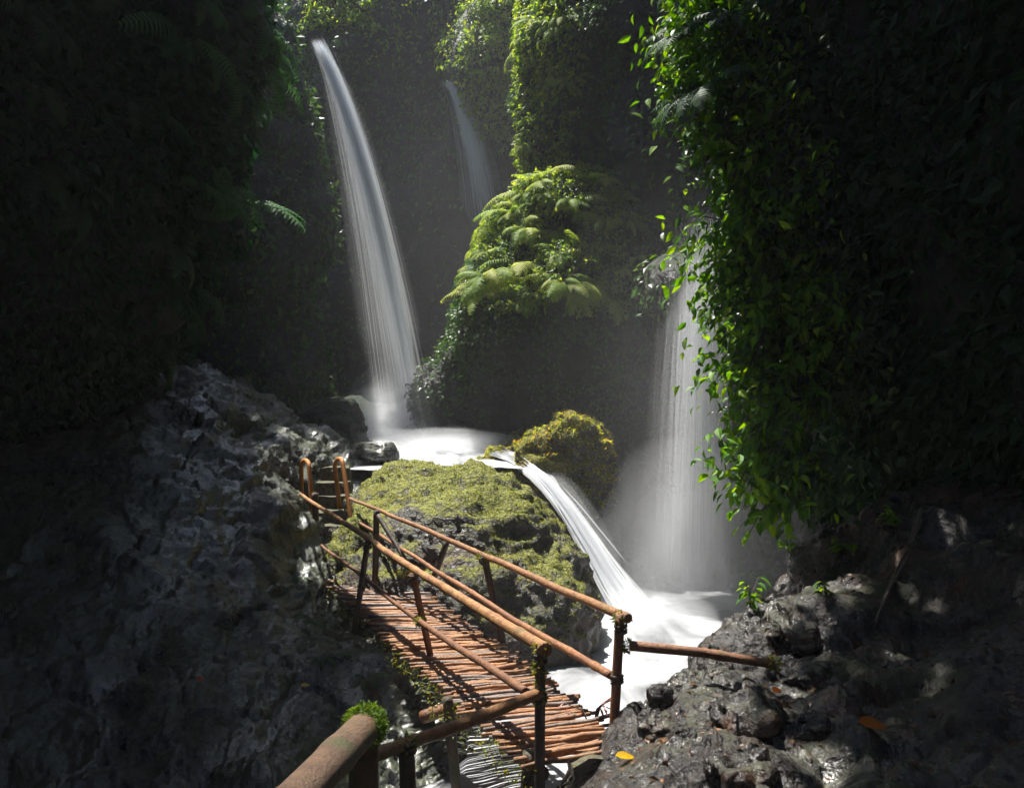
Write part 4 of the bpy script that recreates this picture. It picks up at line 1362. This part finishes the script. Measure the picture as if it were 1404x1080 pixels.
def litter():
    m_ = (gv[:, 0] > 0.6) & (gv[:, 1] > 4.2) & (gv[:, 1] < 9.0) & (_gpx < 1404) & (_gpx > 850) & (_gpy < 1080) & (gv[:, 2] > -0.5)
    idx = np.nonzero(m_)[0]
    idx = g_.choice(idx, 520)
    p = gv[idx].astype(float) + [0, 0, 0.012]
    n = len(p)
    vv, ff, tt = batch(LEAF_SMALL[0], LEAF_SMALL[1], p, g_.normal(size=(n, 3)) * [1, 1, 0.3], g_.normal(size=(n, 3)) * 0.35 + [0, -0.3, 1], g_.uniform(0.025, 0.075, n), g_.random(n))
    o = mesh_obj('leaf_litter', vv, ff, leaf_material('brown_litter', [(0, (0.05, 0.022, 0.010)), (0.6, (0.12, 0.045, 0.016)), (0.9, (0.22, 0.09, 0.02)), (1, (0.06, 0.03, 0.012))], 0.15), tint=tt, smooth=False)
    tag(o, 'small brown fallen leaves scattered over the bank beside the bridge', 'leaf litter', kind='stuff')
litter()

# pale slab by the bridge end
v, f = stone_block(0, 0, 0, 0.30, 0.14, 0.08, 0.35, 41)
o = mesh_obj('flat_stone', v + on_ground(806, 1058) + [0, 0, 0.05], f, M['stone'], origin=tuple(on_ground(806, 1058)), smooth=False)
tag(o, 'pale flat stone at the near end of the stick deck', 'stone')

# a pale dead root lying down the right bank
way = [on_ground(px, py) for px, py in ((1262, 705), (1250, 735), (1238, 765), (1222, 800), (1208, 835), (1195, 860))]
rt = empty('dead_root', tuple(float(x) for x in way[-1])); tag(rt, 'pale dead root lying down the shaded bank', 'root')
for j in range(3):
    g = np.random.default_rng(400 + j)
    c = np.array(way) + g.normal(size=(6, 3)) * 0.025 + [0, -0.03, 0.03]
    t = np.linspace(0, 5, 24)
    c = np.stack([np.interp(t, np.arange(6), c[:, k]) for k in range(3)], 1)
    for _ in range(4):
        c[1:-1] = (c[:-2] + 2 * c[1:-1] + c[2:]) / 4
    mb = MB()
    mb.tube(c - way[-1], np.linspace(0.016, 0.006, 24), 5, False)
    mb.build('strand', M['root'], rt)

# ------------------------------------------------------------------ unseen trees added over the gorge to block sun outside the lit middle
def added_shade_tree(base, crown_c, crown_r, label, count, seed):
    g = np.random.default_rng(seed)
    root = empty('added_shade_tree', base)
    tag(root, label, 'tree', 'added shade trees over the gorge')
    B = np.array(base, float); Cc = np.array(crown_c, float)
    mb = MB()
    mid = (B + Cc) / 2 + [0, 0, 1.0]
    c = np.array([B * (1 - t) ** 2 + 2 * mid * t * (1 - t) + Cc * t * t for t in np.linspace(0, 1, 16)])
    mb.tube(c - B, np.linspace(0.30, 0.10, 16), 8)
    for k in range(10):
        i = g.integers(6, 15)
        tip = Cc + unit(g.normal(size=3)) * np.array(crown_r) * 0.8
        mb.tube(np.array([c[i], (c[i] + tip) / 2 + [0, 0, 0.2], tip]) - B, [0.07, 0.05, 0.02], 5, False)
    mb.build('trunk', M['wood'], root)
    d = unit(g.normal(size=(count, 3)))
    p = Cc + d * np.array(crown_r) * (g.random((count, 1)) ** 0.5)
    keep = fbm(p, 0.8, 3, 0.5, seed) > -0.7
    p = p[keep]; n = len(p)
    vv, ff, tt = batch(LEAF_SMALL[0], LEAF_SMALL[1], p - B, g.normal(size=(n, 3)) + [0, 0, -0.4], g.normal(size=(n, 3)) * 0.6 + [0, 0, 1], g.uniform(0.3, 0.55, n), g.random(n))
    o = mesh_obj('crown', vv, ff, M['leaf_dark'], root, tint=tt, smooth=False)
    o['kind'] = 'stuff'


ADDED_TREES = [
    ((11, 9, 13), (1.9, 10.1, 15.5), (3.8, 3.5, 1.6), 'tree leaning over the near bank', 9000),
    ((11, 5, 13), (0.5, 7.0, 15.5), (3.4, 3.0, 1.6), 'tree leaning over the near pole', 7000),
    ((11, 15, 13), (5.1, 16.6, 15.5), (3.3, 3.2, 1.6), 'tree leaning over the hanging vines', 6000),
    ((11, 12, 13), (4.5, 13.6, 15.5), (2.7, 2.4, 1.6), 'tree leaning over the dark upper bank', 5000),
    ((11, -2, 13), (0.8, 0.2, 15.5), (5.0, 4.0, 1.6), 'tree leaning over the near end of the gorge', 6500),
    ((-11, 7, 14), (-6.8, 8.8, 15.5), (3.3, 3.3, 1.6), 'tree leaning over the lower wet rock slope', 7000),
    ((-12, 12, 14), (-8.5, 13.4, 15.5), (3.5, 3.2, 1.6), 'tree leaning over the upper wet rock slope', 6500),
    ((-13, 16, 15), (-10.2, 17.7, 15.5), (3.4, 3.2, 1.6), 'tree leaning over the fern cliff', 6500),
    ((-14, 20, 15), (-9.8, 21.5, 16.5), (3.9, 3.0, 1.6), 'tree on the rim behind the fern cliff', 6000),
]
for k, a in enumerate(ADDED_TREES):
    added_shade_tree(*a, 500 + k)

# ------------------------------------------------------------------ mist and haze
hv = np.array([[x, y, z] for x in (-40, 40) for y in (-40, 60) for z in (-4.0, 30.0)], float)
hq = np.array([[0, 1, 3, 2], [4, 6, 7, 5], [0, 4, 5, 1], [2, 3, 7, 6], [0, 2, 6, 4], [1, 5, 7, 3]])
hz = mesh_obj('haze', hv, hq, volume_material('haze_air', 0.0011), smooth=False)
tag(hz, 'thin grey mist filling the gorge', 'haze', kind='stuff')


def mist(name, center, rad, density, label, seed):
    """a soft cloud of spray: nested bodies of thin vapour, thicker towards the middle"""
    th = np.linspace(0, math.pi, 17); ph = np.linspace(0, 2 * math.pi, 33)[:-1]
    v = np.array([[math.sin(a) * math.cos(b), math.sin(a) * math.sin(b), math.cos(a)] for b in ph for a in th])
    root = empty(name, tuple(float(x) for x in center))
    tag(root, label, 'mist', kind='stuff')
    for k, f in enumerate((1.0, 0.84, 0.68, 0.53, 0.39, 0.25)):
        w = v * np.array(rad) * f
        w = w * (1 + 0.22 * fbm(v, 1.3, 3, 0.5, seed + 0.8 * k))[:, None]
        o = mesh_obj('vapour', w, grid_faces(32, 17, True)[:, ::-1], volume_material(name, density * (0.22, 0.28, 0.33, 0.4, 0.45, 0.5)[k], (0.95, 0.97, 1.0)), root)
        o['kind'] = 'stuff'


mist('spray_mist', P(562, 592, 20.3), (1.8, 1.3, 1.5), 0.22, 'white spray cloud at the foot of the tall waterfall', 1)
mist('spray_mist', P(945, 780, 14.3), (1.7, 1.5, 2.2), 0.16, 'pale spray cloud where the veil waterfall meets the lower pool', 2)
mist('spray_mist', (-0.6, 21.8, 6.5), (4.6, 4.2, 9.0), 0.0035, 'thin mist hanging in the dark recess between the two far falls', 3)
mist('spray_mist', P(940, 560, 15.6), (2.6, 1.6, 4.5), 0.016, 'thin mist against the dark wall behind the veil waterfall', 4)


def fall_mist(label, lip, vel, floor_z, layers, t0=0.0, tops=1.0):
    """fine drops round a fall: nested bodies of vapour along its arc; layers = (radius at lip, at foot, sideways speed, density)"""
    lip, vel = np.array(lip, float), np.array(vel, float)
    tend = (vel[2] + math.sqrt(vel[2] ** 2 + 19.6 * (lip[2] - floor_z))) / 9.8
    root = empty('spray_mist', (float(lip[0] + vel[0] * tend), float(lip[1] + vel[1] * tend), float(floor_z)))
    tag(root, label, 'mist', kind='stuff')
    B = np.array(root.location)
    n = 30
    for k, (r0, r1, dv, de, u0, u1) in enumerate(layers):
        t = np.linspace(max(t0, u0), u1, n) * tend
        c = lip + (vel + [dv, 0, 0]) * t[:, None] + np.array([0, 0, -4.9]) * (t ** 2)[:, None]
        r = np.interp(t / tend, [0, 1], [r0, r1])
        f = np.linspace(0, 1, n)
        r = r * np.minimum(1, 0.25 + f * 5) * np.minimum(1, 0.2 + (1 - f) * 4)
        mb = MB(); mb.tube(c - B, r, 22)
        o = mb.build('vapour', volume_material('fall_vapour', de, (0.95, 0.97, 1.0)), root)
        o['kind'] = 'stuff'


fall_mist('soft spray round the tall waterfall beside the dark fern cliff', P(436, 54, 21.2), (2.42, -0.2, -4.0), 1.7,
          ((0.10, 0.26, -0.02, 0.40, 0, 0.97), (0.13, 0.46, -0.20, 0.17, 0, 1), (0.16, 0.68, -0.34, 0.09, 0.04, 1), (0.2, 0.9, -0.42, 0.05, 0.1, 1)), 0.02)
fall_mist('soft spray round the small far waterfall', P(615, 115, 25.2), (1.35, -0.2, 0.0), 3.0,
          ((0.12, 0.35, 0, 0.9, 0, 0.40), (0.16, 0.6, -0.1, 0.40, 0, 0.55), (0.2, 0.9, -0.2, 0.13, 0.05, 0.75)), 0.02)
fall_mist('soft spray round the straight veil waterfall', P(965, 240, 14.85), (-0.14, -0.25, -1.0), -0.75,
          ((0.16, 0.26, 0.0, 0.30, 0.5, 1), (0.22, 0.44, -0.05, 0.17, 0.4, 1), (0.28, 0.66, -0.12, 0.09, 0.45, 1), (0.3, 0.9, -0.16, 0.04, 0.5, 1)), 0.02)
fall_mist('fine spray above the chute beside the mossy boulder', (0.55, 15.3, 1.2), (1.75, -2.2, 0.0), -0.8,
          ((0.10, 0.18, 0, 0.5, 0, 1), (0.16, 0.34, 0, 0.2, 0, 1)), 0.02)
mist('spray_mist', P(560, 572, 19.7), (1.5, 0.9, 1.15), 0.5, 'rounded burst of spray where the tall waterfall strikes the upper pool', 9)
mist('spray_mist', P(580, 605, 20.0), (2.4, 1.4, 0.75), 0.8, 'bright spray spreading over the upper pool from the tall waterfall', 8)
mist('spray_mist', (2.1, 13.0, -0.75), (1.0, 0.9, 0.5), 0.7, 'spray where the chute meets the lower pool', 6)
mist('spray_mist', (-1.2, 17.6, 1.7), (1.9, 1.2, 0.35), 0.6, 'low spray over the upper stream behind the mossy boulder', 7)
